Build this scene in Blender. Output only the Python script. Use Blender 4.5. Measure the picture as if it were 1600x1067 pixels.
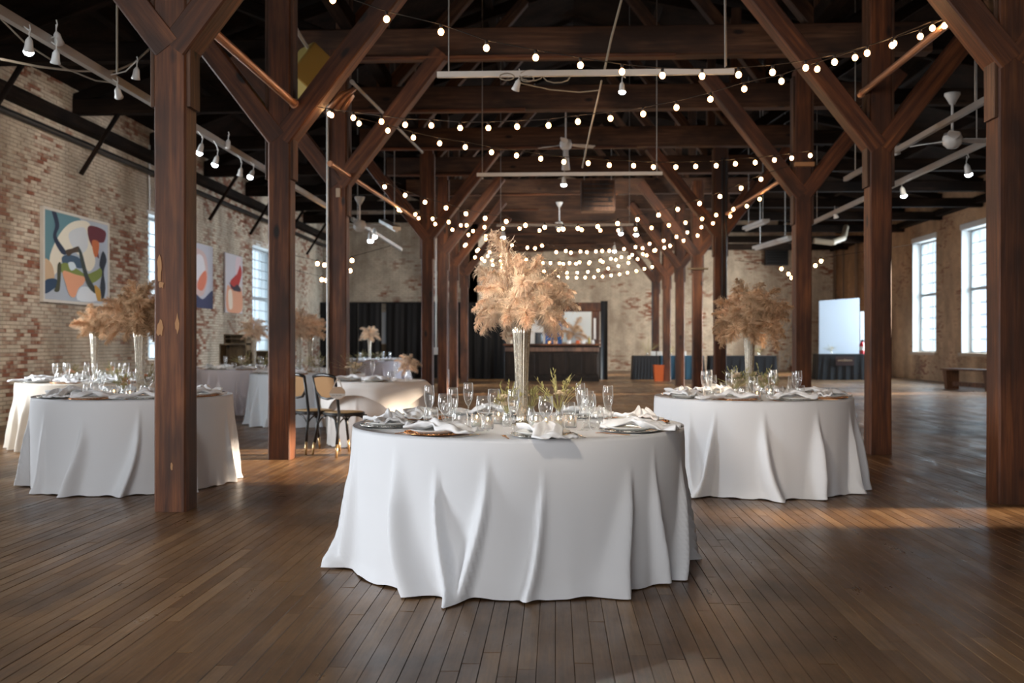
import bpy, math, random
from mathutils import Vector, Matrix
random.seed(7)
PI = math.pi
scene = bpy.context.scene
for o in list(bpy.data.objects): bpy.data.objects.remove(o)
COL = scene.collection

# ------------------------------------------------------------------ camera, world, lights, exposure
H = 1.23; F = 1555.0; TH = math.atan(68 / F)
cam = bpy.data.objects.new('camera', bpy.data.cameras.new('camera')); COL.objects.link(cam)
cam.location = (0, 0, H); cam.rotation_euler = (PI / 2, 0, TH)
cam.data.sensor_width = 36; cam.data.lens = 36 * F / 1600; cam.data.shift_y = 2 / 1600
cam.data.clip_start = .05; cam.data.clip_end = 300
cam.data.dof.use_dof = True; cam.data.dof.focus_distance = 5.3; cam.data.dof.aperture_fstop = 2.6
scene.camera = cam
scene.cycles.transparent_max_bounces = 32
w = bpy.data.worlds.new('world'); scene.world = w; w.use_nodes = True
w.node_tree.nodes['Background'].inputs[0].default_value = (.78, .88, 1, 1)
w.node_tree.nodes['Background'].inputs[1].default_value = 1.6
scene.view_settings.view_transform = 'Standard'; scene.view_settings.look = 'None'
scene.view_settings.exposure = 0.0; scene.view_settings.gamma = 1; scene.view_settings.use_curve_mapping = False

def light(kind, name, loc, energy, color, rot=None, aim=None, **kw):
    d = bpy.data.lights.new(name, kind); d.energy = energy; d.color = color
    for k, v in kw.items(): setattr(d, k, v)
    o = bpy.data.objects.new(name, d); COL.objects.link(o); o.location = loc
    if aim is not None: o.rotation_euler = (Vector(aim) - Vector(loc)).to_track_quat('-Z', 'Y').to_euler()
    elif rot: o.rotation_euler = rot
    return o
# daylight from the big door end of the hall behind the photographer
light('AREA', 'door_daylight', (-3.4, -6.6, 2.6), 560, (1, .975, .95), aim=(.6, 8, .5), shape='RECTANGLE', size=6.5, size_y=3.2)
# daylight at the windows (left wall, right wall), plus added light for the back
for y in (20.4, 27.8): light('AREA', 'window_and_fill_light', (-9.3, y, 2.6), 260, (.82, .91, 1), aim=(0, y - 1, 1.0), shape='RECTANGLE', size=1.6, size_y=3.2, spread=math.radians(105))
for y in (3.5, 10.5): light('AREA', 'window_and_fill_light', (-9.3, y, 2.6), 230, (.90, .95, 1), aim=(0, y, 1.0), shape='RECTANGLE', size=1.6, size_y=3.2, spread=math.radians(105))
for y in (29.4, 33.5, 24.7): light('AREA', 'window_and_fill_light', (13.4, y, 2.8), 800, (.80, .90, 1), aim=(3, y - 1.5, .6), shape='RECTANGLE', size=2.0, size_y=3.6, spread=math.radians(105))
light('AREA', 'window_and_fill_light', (13.4, 38.8, 2.8), 900, (1, .95, .88), aim=(2, 42, 1.5), shape='RECTANGLE', size=2.2, size_y=3.6, spread=math.radians(105))  # fill light added behind an unseen opening to brighten the dark back
SUN_E = math.radians(15.6); SUN_A = math.radians(4)
sd = Vector((-math.cos(SUN_E) * math.cos(SUN_A), -math.cos(SUN_E) * math.sin(SUN_A), -math.sin(SUN_E)))
light('SUN', 'sun', (30, 8, 9), 16.0, (1, .80, .60), aim=Vector((30, 8, 9)) + sd, angle=.02)

# ------------------------------------------------------------------ projection helpers (photo pixel -> hall point)
FW = Vector((-math.sin(TH), math.cos(TH), 0)); RT = Vector((math.cos(TH), math.sin(TH), 0)); UP = Vector((0, 0, 1))
C0 = Vector((0, 0, H))
def ray(px, py): return FW + RT * ((px - 800) / F) + UP * ((535.5 - py) / F)
def atd(px, d, z=0.0):
    p = C0 + d * (FW + RT * ((px - 800) / F)); p.z = z; return p
def atp(px, py, d): return C0 + d * ray(px, py)
def onz(px, py, z):
    r = ray(px, py); return C0 + r * ((z - H) / r.z)
def onx(px, py, x):
    r = ray(px, py); return C0 + r * (x / r.x)
def onplane(px, py, P, Q):
    n = Vector((Q[1] - P[1], -(Q[0] - P[0]), 0)); r = ray(px, py)
    return C0 + r * ((Vector((P[0], P[1], H)) - C0).dot(n) / r.dot(n))

# ------------------------------------------------------------------ mesh builder
class MB:
    def __init__(s): s.v = []; s.f = []; s.mi = []; s.tone = []; s.m = 0; s.t = .5
    def face(s, idx): s.f.append(idx); s.mi.append(s.m); s.tone.append(s.t)
    def add(s, vs, fs):
        b = len(s.v); s.v += [tuple(q) for q in vs]
        for f in fs: s.face([b + i for i in f])
    def box(s, lo, hi, ch=0.0):
        x0, y0, z0 = lo; x1, y1, z1 = hi
        if ch <= 0:
            s.add([(x0,y0,z0),(x1,y0,z0),(x1,y1,z0),(x0,y1,z0),(x0,y0,z1),(x1,y0,z1),(x1,y1,z1),(x0,y1,z1)],
                  [(0,3,2,1),(4,5,6,7),(0,1,5,4),(1,2,6,5),(2,3,7,6),(3,0,4,7)])
        else:
            def ring(z, c): return [(x0+c,y0,z),(x1-c,y0,z),(x1,y0+c,z),(x1,y1-c,z),(x1-c,y1,z),(x0+c,y1,z),(x0,y1-c,z),(x0,y0+c,z)]
            def ring2(z, c): return [(x0+c+ch*.6,y0+ch*.6,z),(x1-c-ch*.6,y0+ch*.6,z),(x1-ch*.6,y0+c+ch*.6,z),(x1-ch*.6,y1-c-ch*.6,z),(x1-c-ch*.6,y1-ch*.6,z),(x0+c+ch*.6,y1-ch*.6,z),(x0+ch*.6,y1-c-ch*.6,z),(x0+ch*.6,y0+c+ch*.6,z)]
            rs = [ring2(z0, ch), ring(z0 + ch, ch), ring(z1 - ch, ch), ring2(z1, ch)]
            s.rings(rs, cap=True)
    def rings(s, rs, cap=True, closed=True):
        n = len(rs[0]); b = len(s.v)
        for r in rs: s.v += [tuple(q) for q in r]
        for i in range(len(rs) - 1):
            for j in range(n if closed else n - 1):
                k = (j + 1) % n
                s.face([b + i*n + j, b + i*n + k, b + (i+1)*n + k, b + (i+1)*n + j])
        if cap:
            s.face([b + j for j in reversed(range(n))]); s.face([b + (len(rs)-1)*n + j for j in range(n)])
    def lathe(s, prof, n=24, c=(0,0,0), cap=False, flute=0, famp=0.0):
        rs = []
        for r, z in prof:
            rr = []
            for j in range(n):
                a = 2*PI*j/n; q = r * (1 + famp * math.cos(flute * a)) if flute else r
                rr.append((c[0] + q*math.cos(a), c[1] + q*math.sin(a), c[2] + z))
            rs.append(rr)
        s.rings(rs, cap=cap)
    def tube(s, pts, r, n=8, cap=True, r1=None):
        pts = [Vector(p) for p in pts]; rs = []
        N = len(pts); ref = Vector((0, 0, 1))
        for i, p in enumerate(pts):
            t = (pts[min(i+1, N-1)] - pts[max(i-1, 0)]).normalized()
            u = t.cross(ref if abs(t.z) < .95 else Vector((1, 0, 0))).normalized(); v = u.cross(t)
            q = r if r1 is None else r + (r1 - r) * i / max(1, N - 1)
            rs.append([p + q*(math.cos(2*PI*j/n)*u + math.sin(2*PI*j/n)*v) for j in range(n)])
        s.rings(rs, cap=cap)
    def bar(s, p0, p1, w, h, up=(0, 0, 1)):
        p0 = Vector(p0); p1 = Vector(p1); t = (p1-p0).normalized(); up = Vector(up)
        if abs(t.dot(up)) > .97: up = Vector((0, 1, 0))
        u = t.cross(up).normalized(); v = u.cross(t)
        rs = [[p + a*w/2*u + b*h/2*v for a, b in ((-1,-1),(1,-1),(1,1),(-1,1))] for p in (p0, p1)]
        s.rings(rs, cap=True)
    def sphere(s, c, r, n=10, m=6, sx=1, sy=1, sz=1):
        rs = []
        for i in range(m + 1):
            a = -PI/2 + PI*i/m; q = max(math.cos(a), .02)
            rs.append([(c[0] + sx*r*q*math.cos(2*PI*j/n), c[1] + sy*r*q*math.sin(2*PI*j/n), c[2] + sz*r*math.sin(a)) for j in range(n)])
        s.rings(rs, cap=True)
    def mesh(s, name, mats, smooth=False, tone=False):
        me = bpy.data.meshes.new(name); me.from_pydata(s.v, [], s.f)
        for m in (mats if isinstance(mats, (list, tuple)) else [mats]): me.materials.append(m)
        if max(s.mi or [0]) > 0: me.polygons.foreach_set('material_index', s.mi)
        if smooth: me.polygons.foreach_set('use_smooth', [True]*len(me.polygons))
        if tone:
            at = me.attributes.new('tone', 'FLOAT', 'FACE'); at.data.foreach_set('value', s.tone)
        me.update(); return me
def put(name, me, parent=None, loc=(0,0,0), rot=(0,0,0), scale=None):
    o = bpy.data.objects.new(name, me); COL.objects.link(o); o.location = loc; o.rotation_euler = rot
    if scale: o.scale = (scale,)*3 if isinstance(scale, (int, float)) else scale
    if parent: o.parent = parent
    return o
def tag(o, label, cat, group=None, kind=None):
    if label: o['label'] = label
    if cat: o['category'] = cat
    if group: o['group'] = group
    if kind: o['kind'] = kind
    return o
def thing(name, label, cat, loc=(0,0,0), rotz=0.0, group=None):
    o = bpy.data.objects.new(name, None); COL.objects.link(o); o.location = loc; o.rotation_euler = (0,0,rotz)
    o.empty_display_size = .1
    return tag(o, label, cat, group)
def struct(name, me, parent=None, loc=(0,0,0)):
    o = put(name, me, parent, loc)
    if not parent: o['kind'] = 'structure'
    return o

# ------------------------------------------------------------------ materials
def mat(name, col=(.8,.8,.8), rough=.5, metal=0.0, spec=.5, **kw):
    m = bpy.data.materials.new(name); m.use_nodes = True; nt = m.node_tree
    b = nt.nodes['Principled BSDF']
    b.inputs['Base Color'].default_value = (*col, 1); b.inputs['Roughness'].default_value = rough
    b.inputs['Metallic'].default_value = metal; b.inputs['Specular IOR Level'].default_value = spec
    for k, v in kw.items(): b.inputs[k.replace('_', ' ')].default_value = v
    return m
def N(nt, t, **kw):
    n = nt.nodes.new('ShaderNode' + t)
    for k, v in kw.items():
        if k == 'inp':
            for i, q in v.items(): n.inputs[i].default_value = q
        else: setattr(n, k, v)
    return n
def ramp(nt, fac, stops):
    r = nt.nodes.new('ShaderNodeValToRGB'); nt.links.new(fac, r.inputs[0]); e = r.color_ramp.elements
    while len(e) < len(stops): e.new(.5)
    for q, (p, c) in zip(e, stops): q.position = p; q.color = (*c, 1)
    return r.outputs[0]
def noise(nt, vec, scale, detail=4, rough=.55):
    n = N(nt, 'TexNoise'); n.inputs['Scale'].default_value = scale; n.inputs['Detail'].default_value = detail; n.inputs['Roughness'].default_value = rough
    if vec is not None: nt.links.new(vec, n.inputs['Vector'])
    return n.outputs[0]
def mapping(nt, vec, scale=(1,1,1), loc=(0,0,0)):
    m = N(nt, 'Mapping'); m.inputs['Scale'].default_value = scale; m.inputs['Location'].default_value = loc
    nt.links.new(vec, m.inputs[0]); return m.outputs[0]
def mix(nt, fac, a, b, blend='MIX'):
    m = N(nt, 'MixRGB', blend_type=blend)
    for i, q in enumerate((fac, a, b)):
        if hasattr(q, 'links'): nt.links.new(q, m.inputs[i])
        else: m.inputs[i].default_value = q if i == 0 else (*q, 1)
    return m.outputs[0]
def bump(nt, h, b, strength=.3, dist=.01):
    n = N(nt, 'Bump'); n.inputs['Strength'].default_value = strength; n.inputs['Distance'].default_value = dist
    nt.links.new(h, n.inputs['Height']); nt.links.new(n.outputs[0], b.inputs['Normal'])

def wood(name, dark, mid, lite, rough=.45, gscale=(14,14,.7), bs=.35, rnd=True, seedoff=0):
    m = mat(name, mid, rough); nt = m.node_tree; b = nt.nodes['Principled BSDF']
    tc = N(nt, 'TexCoord'); v = tc.outputs['Object']
    if rnd:
        oi = N(nt, 'ObjectInfo'); va = N(nt, 'VectorMath', operation='ADD'); sc = N(nt, 'VectorMath', operation='SCALE')
        cx = N(nt, 'CombineXYZ'); nt.links.new(oi.outputs['Random'], cx.inputs[0]); nt.links.new(oi.outputs['Random'], cx.inputs[2])
        nt.links.new(cx.outputs[0], sc.inputs[0]); sc.inputs['Scale'].default_value = 37
        nt.links.new(v, va.inputs[0]); nt.links.new(sc.outputs[0], va.inputs[1]); v = va.outputs[0]
    g = noise(nt, mapping(nt, v, gscale), 1.6, 7, .65); big = noise(nt, mapping(nt, v, (2.2, 2.2, .9)), 1.2, 3)
    c = ramp(nt, g, [(.28, dark), (.5, mid), (.72, lite)])
    c = mix(nt, ramp(nt, big, [(.35, (0,0,0)), (.62, (1,1,1))]), tuple(q*.3 for q in mid), c)
    kn = N(nt, 'TexVoronoi'); kn.inputs['Scale'].default_value = 1.0; nt.links.new(mapping(nt, v, (3.4, 3.4, 1.5)), kn.inputs['Vector'])
    c = mix(nt, ramp(nt, kn.outputs['Distance'], [(.07, (1,1,1)), (.14, (0,0,0))]), c, tuple(q*.25 for q in dark))
    nt.links.new(c, b.inputs['Base Color']); bump(nt, g, b, bs, .012)
    return m
M_ROOF_SPEC = .12
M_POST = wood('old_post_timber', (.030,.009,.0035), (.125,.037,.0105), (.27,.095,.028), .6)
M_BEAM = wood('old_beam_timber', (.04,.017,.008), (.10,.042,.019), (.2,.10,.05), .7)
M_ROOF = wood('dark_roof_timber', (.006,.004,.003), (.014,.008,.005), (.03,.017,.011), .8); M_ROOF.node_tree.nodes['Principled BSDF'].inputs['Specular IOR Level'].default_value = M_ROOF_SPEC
M_BENCH = wood('bench_timber', (.05,.022,.012), (.13,.055,.028), (.2,.1,.055), .4)
M_BAR = wood('bar_timber', (.007,.004,.003), (.016,.009,.006), (.03,.018,.012), .5)
M_BAR.node_tree.nodes['Principled BSDF'].inputs['Specular IOR Level'].default_value = .2
M_CRATE = wood('crate_timber', (.10,.06,.025), (.20,.13,.06), (.3,.2,.1), .6)
M_RAWWOOD = mat('raw_wood_scar', (.42,.22,.10), .7)

def floor_mat():
    m = mat('worn_floor_planks', (.1,.06,.03), .35); nt = m.node_tree; b = nt.nodes['Principled BSDF']
    at = N(nt, 'Attribute', attribute_name='tone'); geo = N(nt, 'NewGeometry'); P = geo.outputs['Position']
    c = ramp(nt, at.outputs['Fac'], [(0, (.165,.086,.036)), (.4, (.215,.117,.05)), (.75, (.245,.138,.062)), (1, (.31,.185,.09))])
    g = noise(nt, mapping(nt, P, (40, 1.4, 1)), 1.5, 6, .7)
    c = mix(nt, .75, c, ramp(nt, g, [(.3, (.45,.42,.4)), (.7, (1.25,1.2,1.15))]), 'MULTIPLY')
    st = noise(nt, mapping(nt, P, (1, .8, 1)), .75, 6, .62)
    c = mix(nt, ramp(nt, st, [(.38, (.75,.75,.75)), (.56, (0,0,0))]), c, (.028,.015,.010))
    wr = noise(nt, mapping(nt, P, (1, .5, 1), (9, 4, 0)), 1.3, 8, .75)
    c = mix(nt, ramp(nt, wr, [(.58, (0,0,0)), (.74, (.22,.22,.22))]), c, (.30,.21,.13))
    nt.links.new(c, b.inputs['Base Color'])
    r = ramp(nt, noise(nt, mapping(nt, P, (3, .8, 1)), 1.4, 6, .7), [(.3, (.24,)*3), (.7, (.5,)*3)])
    nt.links.new(r, b.inputs['Roughness']); bump(nt, g, b, .12, .004)
    return m
M_FLOOR = floor_mat()
M_GAP = mat('floor_gap', (.012,.007,.005), .9)

PAINT = (.62,.51,.385); RED = (.20,.075,.042); MORT = (.10,.075,.06)
def brick_mat(name, axis, geom, paint=PAINT, cover=.5, bw=.2, bh=.06):
    m = mat(name, paint, .85, spec=.25); nt = m.node_tree; b = nt.nodes['Principled BSDF']
    geo = N(nt, 'NewGeometry'); P = geo.outputs['Position']
    sp = N(nt, 'SeparateXYZ'); nt.links.new(P, sp.inputs[0]); cb = N(nt, 'CombineXYZ')
    nt.links.new(sp.outputs[1 if axis == 'y' else 0], cb.inputs[0]); nt.links.new(sp.outputs[2], cb.inputs[1])
    vec = cb.outputs[0]
    if geom:
        at = N(nt, 'Attribute', attribute_name='tone'); tone = at.outputs['Fac']; h = None
    else:
        bt = N(nt, 'TexBrick'); bt.offset = .5; nt.links.new(vec, bt.inputs['Vector'])
        for k, v in (('Scale', 1), ('Mortar Size', .006), ('Mortar Smooth', .3), ('Brick Width', bw), ('Row Height', bh)): bt.inputs[k].default_value = v
        bt.inputs['Color1'].default_value = (0,0,0,1); bt.inputs['Color2'].default_value = (1,1,1,1); bt.inputs['Mortar'].default_value = (.5,.5,.5,1)
        tone = bt.outputs['Color']; h = bt.outputs['Fac']
    n1 = noise(nt, vec, .55, 8, .62); n2 = noise(nt, vec, 2.6, 5, .7)
    a = N(nt, 'Math', operation='MULTIPLY_ADD'); nt.links.new(tone, a.inputs[0]); a.inputs[1].default_value = .22; nt.links.new(n1, a.inputs[2])
    a2 = N(nt, 'Math', operation='MULTIPLY_ADD'); nt.links.new(n2, a2.inputs[0]); a2.inputs[1].default_value = .30; nt.links.new(a.outputs[0], a2.inputs[2])
    mask = ramp(nt, a2.outputs[0], [(cover + .16, (0,0,0)), (cover + .29, (1,1,1))])
    pc = ramp(nt, n2, [(.3, tuple(q*.72 for q in paint)), (.7, tuple(min(1, q*1.12) for q in paint))])
    c = mix(nt, mask, pc, ramp(nt, tone, [(0, tuple(q*.7 for q in RED)), (1, tuple(q*1.35 for q in RED))]))
    grime = noise(nt, mapping(nt, vec, (1, .35, 1)), .8, 5, .6)
    c = mix(nt, ramp(nt, grime, [(.36, (.6,.6,.6)), (.58, (0,0,0))]), c, (.15,.10,.068))
    if h is not None:
        c = mix(nt, h, c, mix(nt, .5, c, MORT)); 
        inv = N(nt, 'Math', operation='SUBTRACT'); inv.inputs[0].default_value = 1; nt.links.new(h, inv.inputs[1]); bump(nt, inv.outputs[0], b, .6, .012)
    else: bump(nt, n2, b, .3, .01)
    nt.links.new(c, b.inputs['Base Color']); return m
M_BRICK_G = brick_mat('painted_brick', 'y', True, PAINT, .62)
M_BRICK_Y = brick_mat('painted_brick_side', 'y', False, PAINT, .68)
M_BRICK_R = brick_mat('tan_brick_right', 'y', False, (.58,.37,.22), .68)
M_BRICK_B = brick_mat('painted_brick_back', 'x', False, (.66,.57,.45), .66, .22, .075)
M_MORT = mat('mortar', (.17,.135,.10), .9)
M_PLASTER = mat('whitewashed_reveal', (.62,.62,.60), .8)

def cloth_mat(name, col):
    m = mat(name, col, .85, spec=.2); nt = m.node_tree; b = nt.nodes['Principled BSDF']
    b.inputs['Sheen Weight'].default_value = .15
    tc = N(nt, 'TexCoord'); n = noise(nt, tc.outputs['Object'], 420, 2); bump(nt, n, b, .08, .001); return m
M_CLOTH = cloth_mat('white_linen', (.72,.73,.755)); M_IVORY = cloth_mat('ivory_linen', (.70,.63,.54)); M_BLUEC = cloth_mat('cool_white_linen', (.70,.75,.80))
M_GREYC = cloth_mat('grey_white_linen', (.58,.56,.62)); M_NAP = cloth_mat('napkin_linen', (.82,.82,.83)); M_CREAM = cloth_mat('warm_white_linen', (.84,.80,.76))
M_BLACKC = mat('black_drape', (.006,.006,.007), .5, spec=.22); M_TABLEBLACK = mat('black_table_linen', (.012,.013,.016), .7)
M_TEAL = mat('teal_blue_cloth', (.03,.10,.16), .7); M_BLUE = mat('blue_panel', (.01,.12,.42), .5)

def glass_mat(name, tint=(1,1,1), rough=0.0, alpha=.88):
    m = bpy.data.materials.new(name); m.use_nodes = True; nt = m.node_tree; nt.nodes.remove(nt.nodes['Principled BSDF'])
    tr = N(nt, 'BsdfTransparent'); tr.inputs[0].default_value = (*tint, 1)
    gl = N(nt, 'BsdfGlossy'); gl.inputs[0].default_value = (1,1,1,1); gl.inputs['Roughness'].default_value = .06 + rough
    lw = N(nt, 'LayerWeight'); lw.inputs[0].default_value = .5
    df = N(nt, 'BsdfTranslucent'); df.inputs[0].default_value = (1,1,1,1); d2 = N(nt, 'BsdfDiffuse'); ms = N(nt, 'MixShader'); ms.inputs[0].default_value = .5; d2.inputs[0].default_value = (1,1,1,1)
    nt.links.new(df.outputs[0], ms.inputs[1]); nt.links.new(d2.outputs[0], ms.inputs[2])
    e = ramp(nt, lw.outputs['Facing'], [(.0, (.03,.03,.03)), (.45, (.07,.07,.07)), (.85, (.8,.8,.8))])  # white rim diffuse paints in the bright outlines of reflected windows
    g_ = ramp(nt, lw.outputs['Facing'], [(0, (.06,.06,.06)), (.5, (.20,.20,.20)), (1, (.8,.8,.8))])
    m1 = N(nt, 'MixShader'); nt.links.new(g_, m1.inputs[0]); nt.links.new(tr.outputs[0], m1.inputs[1]); nt.links.new(gl.outputs[0], m1.inputs[2])
    mx = N(nt, 'MixShader'); nt.links.new(e, mx.inputs[0]); nt.links.new(m1.outputs[0], mx.inputs[1]); nt.links.new(ms.outputs[0], mx.inputs[2])
    nt.links.new(mx.outputs[0], nt.nodes['Material Output'].inputs[0]); return m
M_GLASS = glass_mat('clear_glass', (.97,.98,.98)); M_PANE = bpy.data.materials.new('window_glass'); M_PANE.use_nodes = True
_n = M_PANE.node_tree; _n.nodes.remove(_n.nodes['Principled BSDF']); _a = N(_n, 'BsdfTransparent'); _a.inputs[0].default_value = (.92,.97,1,1); _g = N(_n, 'BsdfGlossy'); _g.inputs['Roughness'].default_value = .1
_x = N(_n, 'MixShader'); _x.inputs[0].default_value = .07; _n.links.new(_a.outputs[0], _x.inputs[1]); _n.links.new(_g.outputs[0], _x.inputs[2]); _n.links.new(_x.outputs[0], _n.nodes['Material Output'].inputs[0])
def mercury():
    m = mat('fluted_mercury_glass', (.66,.60,.50), .16, .85); nt = m.node_tree; b = nt.nodes['Principled BSDF']
    tc = N(nt, 'TexCoord'); n = noise(nt, mapping(nt, tc.outputs['Object'], (60, 60, 34)), 1.4, 6, .7)
    nt.links.new(ramp(nt, n, [(.30, (.45,.34,.20)), (.42, (.72,.66,.55)), (.7, (.88,.85,.78))]), b.inputs['Base Color'])
    nt.links.new(ramp(nt, n, [(.35, (.35,)*3), (.6, (.12,)*3)]), b.inputs['Roughness'])
    mo = nt.nodes['Material Output']; tr = N(nt, 'BsdfTransparent'); tr.inputs[0].default_value = (.95,.9,.8,1)
    mx = N(nt, 'MixShader'); nt.links.new(ramp(nt, n, [(.42, (.6,)*3), (.6, (.9,)*3)]), mx.inputs[0])
    nt.links.new(tr.outputs[0], mx.inputs[1]); nt.links.new(b.outputs[0], mx.inputs[2]); nt.links.new(mx.outputs[0], mo.inputs[0]); return m
M_VASE = mercury()
M_GOLD = mat('copper_gold', (.72,.36,.16), .25, 1.0); M_SILVER = mat('aged_silver', (.56,.54,.50), .25, 1.0)
M_CERAM = mat('white_ceramic', (.74,.74,.72), .25); M_STEEL = mat('galvanised_pipe', (.42,.40,.37), .45, .7); M_COPPER = mat('copper_pipe', (.55,.30,.18), .4, .7)
M_WHITEM = mat('white_enamel', (.62,.62,.60), .4); M_BLACKM = mat('black_metal', (.012,.012,.013), .35); M_CABLE = mat('pale_cable', (.30,.26,.2), .6)
M_CABLED = mat('dark_cable', (.02,.016,.014), .6); M_CANE = mat('woven_cane', (.52,.34,.15), .6); M_CANEB = mat('shaded_cane_back', (.36,.19,.065), .6); M_BRASSTIP = mat('brass_leg_tip', (.72,.50,.26), .3, .8)  # back cane: seat cane darkened, with backrest shade put into its colour
M_YELLOW = mat('yellowed_steel', (.36,.27,.08), .5, .3); M_RED = mat('red_enamel', (.45,.02,.03), .35); M_ORANGE = mat('orange_plastic', (.55,.10,.015), .5)
M_SCREEN = mat('matte_white_screen', (.55,.60,.66), .7); M_INK = mat('dark_ink', (.05,.04,.04), .6); M_SILL = mat('painted_sill', (.40,.30,.21), .6)
M_FRAMEW = mat('white_window_frame', (.34,.37,.38), .5); M_WAX = mat('white_wax', (.8,.76,.68), .5, Subsurface_Weight=.2)
M_AGATE = mat('pale_round_sign', (.62,.47,.33), .5)
def emis(name, col, s):
    m = mat(name, col, .4); b = m.node_tree.nodes['Principled BSDF']; b.inputs['Emission Color'].default_value = (*col, 1); b.inputs['Emission Strength'].default_value = s; return m
M_BULB = emis('lit_warm_bulb', (1, .66, .36), 60)
_nt = M_BULB.node_tree; _lw = N(_nt, 'LayerWeight'); _lw.inputs[0].default_value = .5
_nt.links.new(ramp(_nt, _lw.outputs['Facing'], [(0, (1,.62,.30)), (.55, (.75,.34,.12)), (.85, (.10,.028,.007))]), M_BULB.node_tree.nodes['Principled BSDF'].inputs['Emission Color']); M_SPOT = emis('lit_cool_lamp', (.85, .93, 1), 60); M_FLAME = emis('candle_flame', (1, .55, .2), 15)
M_SOFTBULB = emis('lit_far_lamp', (.9, .96, 1), 14)
def pampas_mat(name, a, b_):
    m = bpy.data.materials.new(name); m.use_nodes = True; nt = m.node_tree; b = nt.nodes['Principled BSDF']
    at = N(nt, 'Attribute', attribute_name='tone'); oi = N(nt, 'ObjectInfo')
    c = ramp(nt, at.outputs['Fac'], [(0, a), (1, b_)])
    hs = N(nt, 'HueSaturation'); mr = nt.nodes.new('ShaderNodeMapRange'); nt.links.new(oi.outputs['Random'], mr.inputs[0]); mr.inputs[3].default_value = .78; mr.inputs[4].default_value = 1.12
    nt.links.new(mr.outputs[0], hs.inputs['Value']); nt.links.new(c, hs.inputs['Color']); c = hs.outputs[0]
    nt.links.new(c, b.inputs['Base Color']); b.inputs['Roughness'].default_value = .8; b.inputs['Specular IOR Level'].default_value = .2
    tl = N(nt, 'BsdfTranslucent'); nt.links.new(c, tl.inputs[0]); mx = N(nt, 'MixShader'); mx.inputs[0].default_value = .38
    nt.links.new(b.outputs[0], mx.inputs[1]); nt.links.new(tl.outputs[0], mx.inputs[2]); nt.links.new(mx.outputs[0], nt.nodes['Material Output'].inputs[0]); return m
M_PAMP = pampas_mat('cream_pampas', (.62,.34,.18), (1,.86,.68)); M_PAMPB = pampas_mat('tan_pampas', (.34,.18,.08), (.88,.64,.42))
M_STEM = mat('dry_stem', (.25,.20,.09), .7); M_GREEN = mat('sage_green_leaf', (.34,.31,.12), .6); M_PETAL = mat('cream_petal', (.78,.66,.50), .6); M_PEACH = mat('peach_petal', (.75,.42,.25), .6)

# ------------------------------------------------------------------ hall dimensions
XL, XR = -8.2, 12.2; YB, YBL = 44.0, 34.8; Y0 = -8.0; XP = -2.75
WT = .55

# floor slab and planks
mb = MB(); mb.box((XL - WT, Y0 - .5, -.3), (XR + WT, YB + .5, -.016)); floor = struct('floor', mb.mesh('floor', M_GAP))
PW = .072; rnd = random.Random(3); LENS = [.55, .8, 1.05, 1.35, 1.7, 2.1, 2.5]
variants = {}
def plank_mesh(li, k):
    if (li, k) not in variants:
        m = MB(); r = random.Random(li*31 + k); m.t = r.random()**1.1
        L = LENS[li] - .002; a = PW/2 - .0011; z = r.uniform(-.0009, .0009); tl = r.uniform(-.0007, .0007); c = .0012
        m.rings([[(-a, 0, -.015), (a, 0, -.015), (a, L, -.015), (-a, L, -.015)], [(-a, 0, z-tl-c), (a, 0, z+tl-c), (a, L, z+tl-c), (-a, L, z-tl-c)],
                 [(-a+c, c, z-tl), (a-c, c, z+tl), (a-c, L-c, z+tl), (-a+c, L-c, z-tl)]], cap=False)
        b = len(m.v) - 4; m.face([b, b+1, b+2, b+3])
        variants[(li, k)] = m.mesh('plank', M_FLOOR, tone=True)
    return variants[(li, k)]
planks = []
nx0 = int(XL / PW) - 1; nx1 = int(XR / PW) + 1
for i in range(nx0, nx1):
    y = 1.5 + rnd.random() * 1.5; x = (i + .5) * PW
    while y < YB - .1:
        li = rnd.randrange(7); k = rnd.randrange(5); planks.append((x, y, li, k)); y += LENS[li]
def inview(x, y0, y1):
    ok = False
    for y in (y0, (y0+y1)/2, y1):
        if y < 3.3: continue
        d = -x*math.sin(TH) + y*math.cos(TH); px = 800 + F*(x*math.cos(TH) + y*math.sin(TH))/d
        if 0 < px < 1600 and not (abs(x-.15) < .95 and 4.4 < y < 6.4): ok = True
    return ok
vis = sorted([p for p in planks if inview(p[0], p[1], p[1] + LENS[p[2]])], key=lambda p: math.hypot(p[0], max(p[1], 3.0) + LENS[p[2]]*.3))
single = set(vis[:298])
for p in vis[:298]: put('plank', plank_mesh(p[2], p[3]), floor, (p[0], p[1], 0))
m = MB()
for p in planks:
    if p in single: continue
    q = plank_mesh(p[2], p[3]); m.t = random.Random(p[2]*31 + p[3]).random()**1.1
    b = len(m.v); m.v += [(v.co.x + p[0], v.co.y + p[1], v.co.z) for v in q.vertices]
    for f in q.polygons: m.face([b + i for i in f.vertices])
o = put('planks', m.mesh('planks', M_FLOOR, tone=True), floor); o['kind'] = 'stuff'
mb = MB(); mb.t = .4; mb.box((XL, Y0, -.016), (XR, 1.4, 0)); put('entrance_boards', mb.mesh('entrance_boards', M_FLOOR, tone=True), floor)['kind'] = 'stuff'

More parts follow.
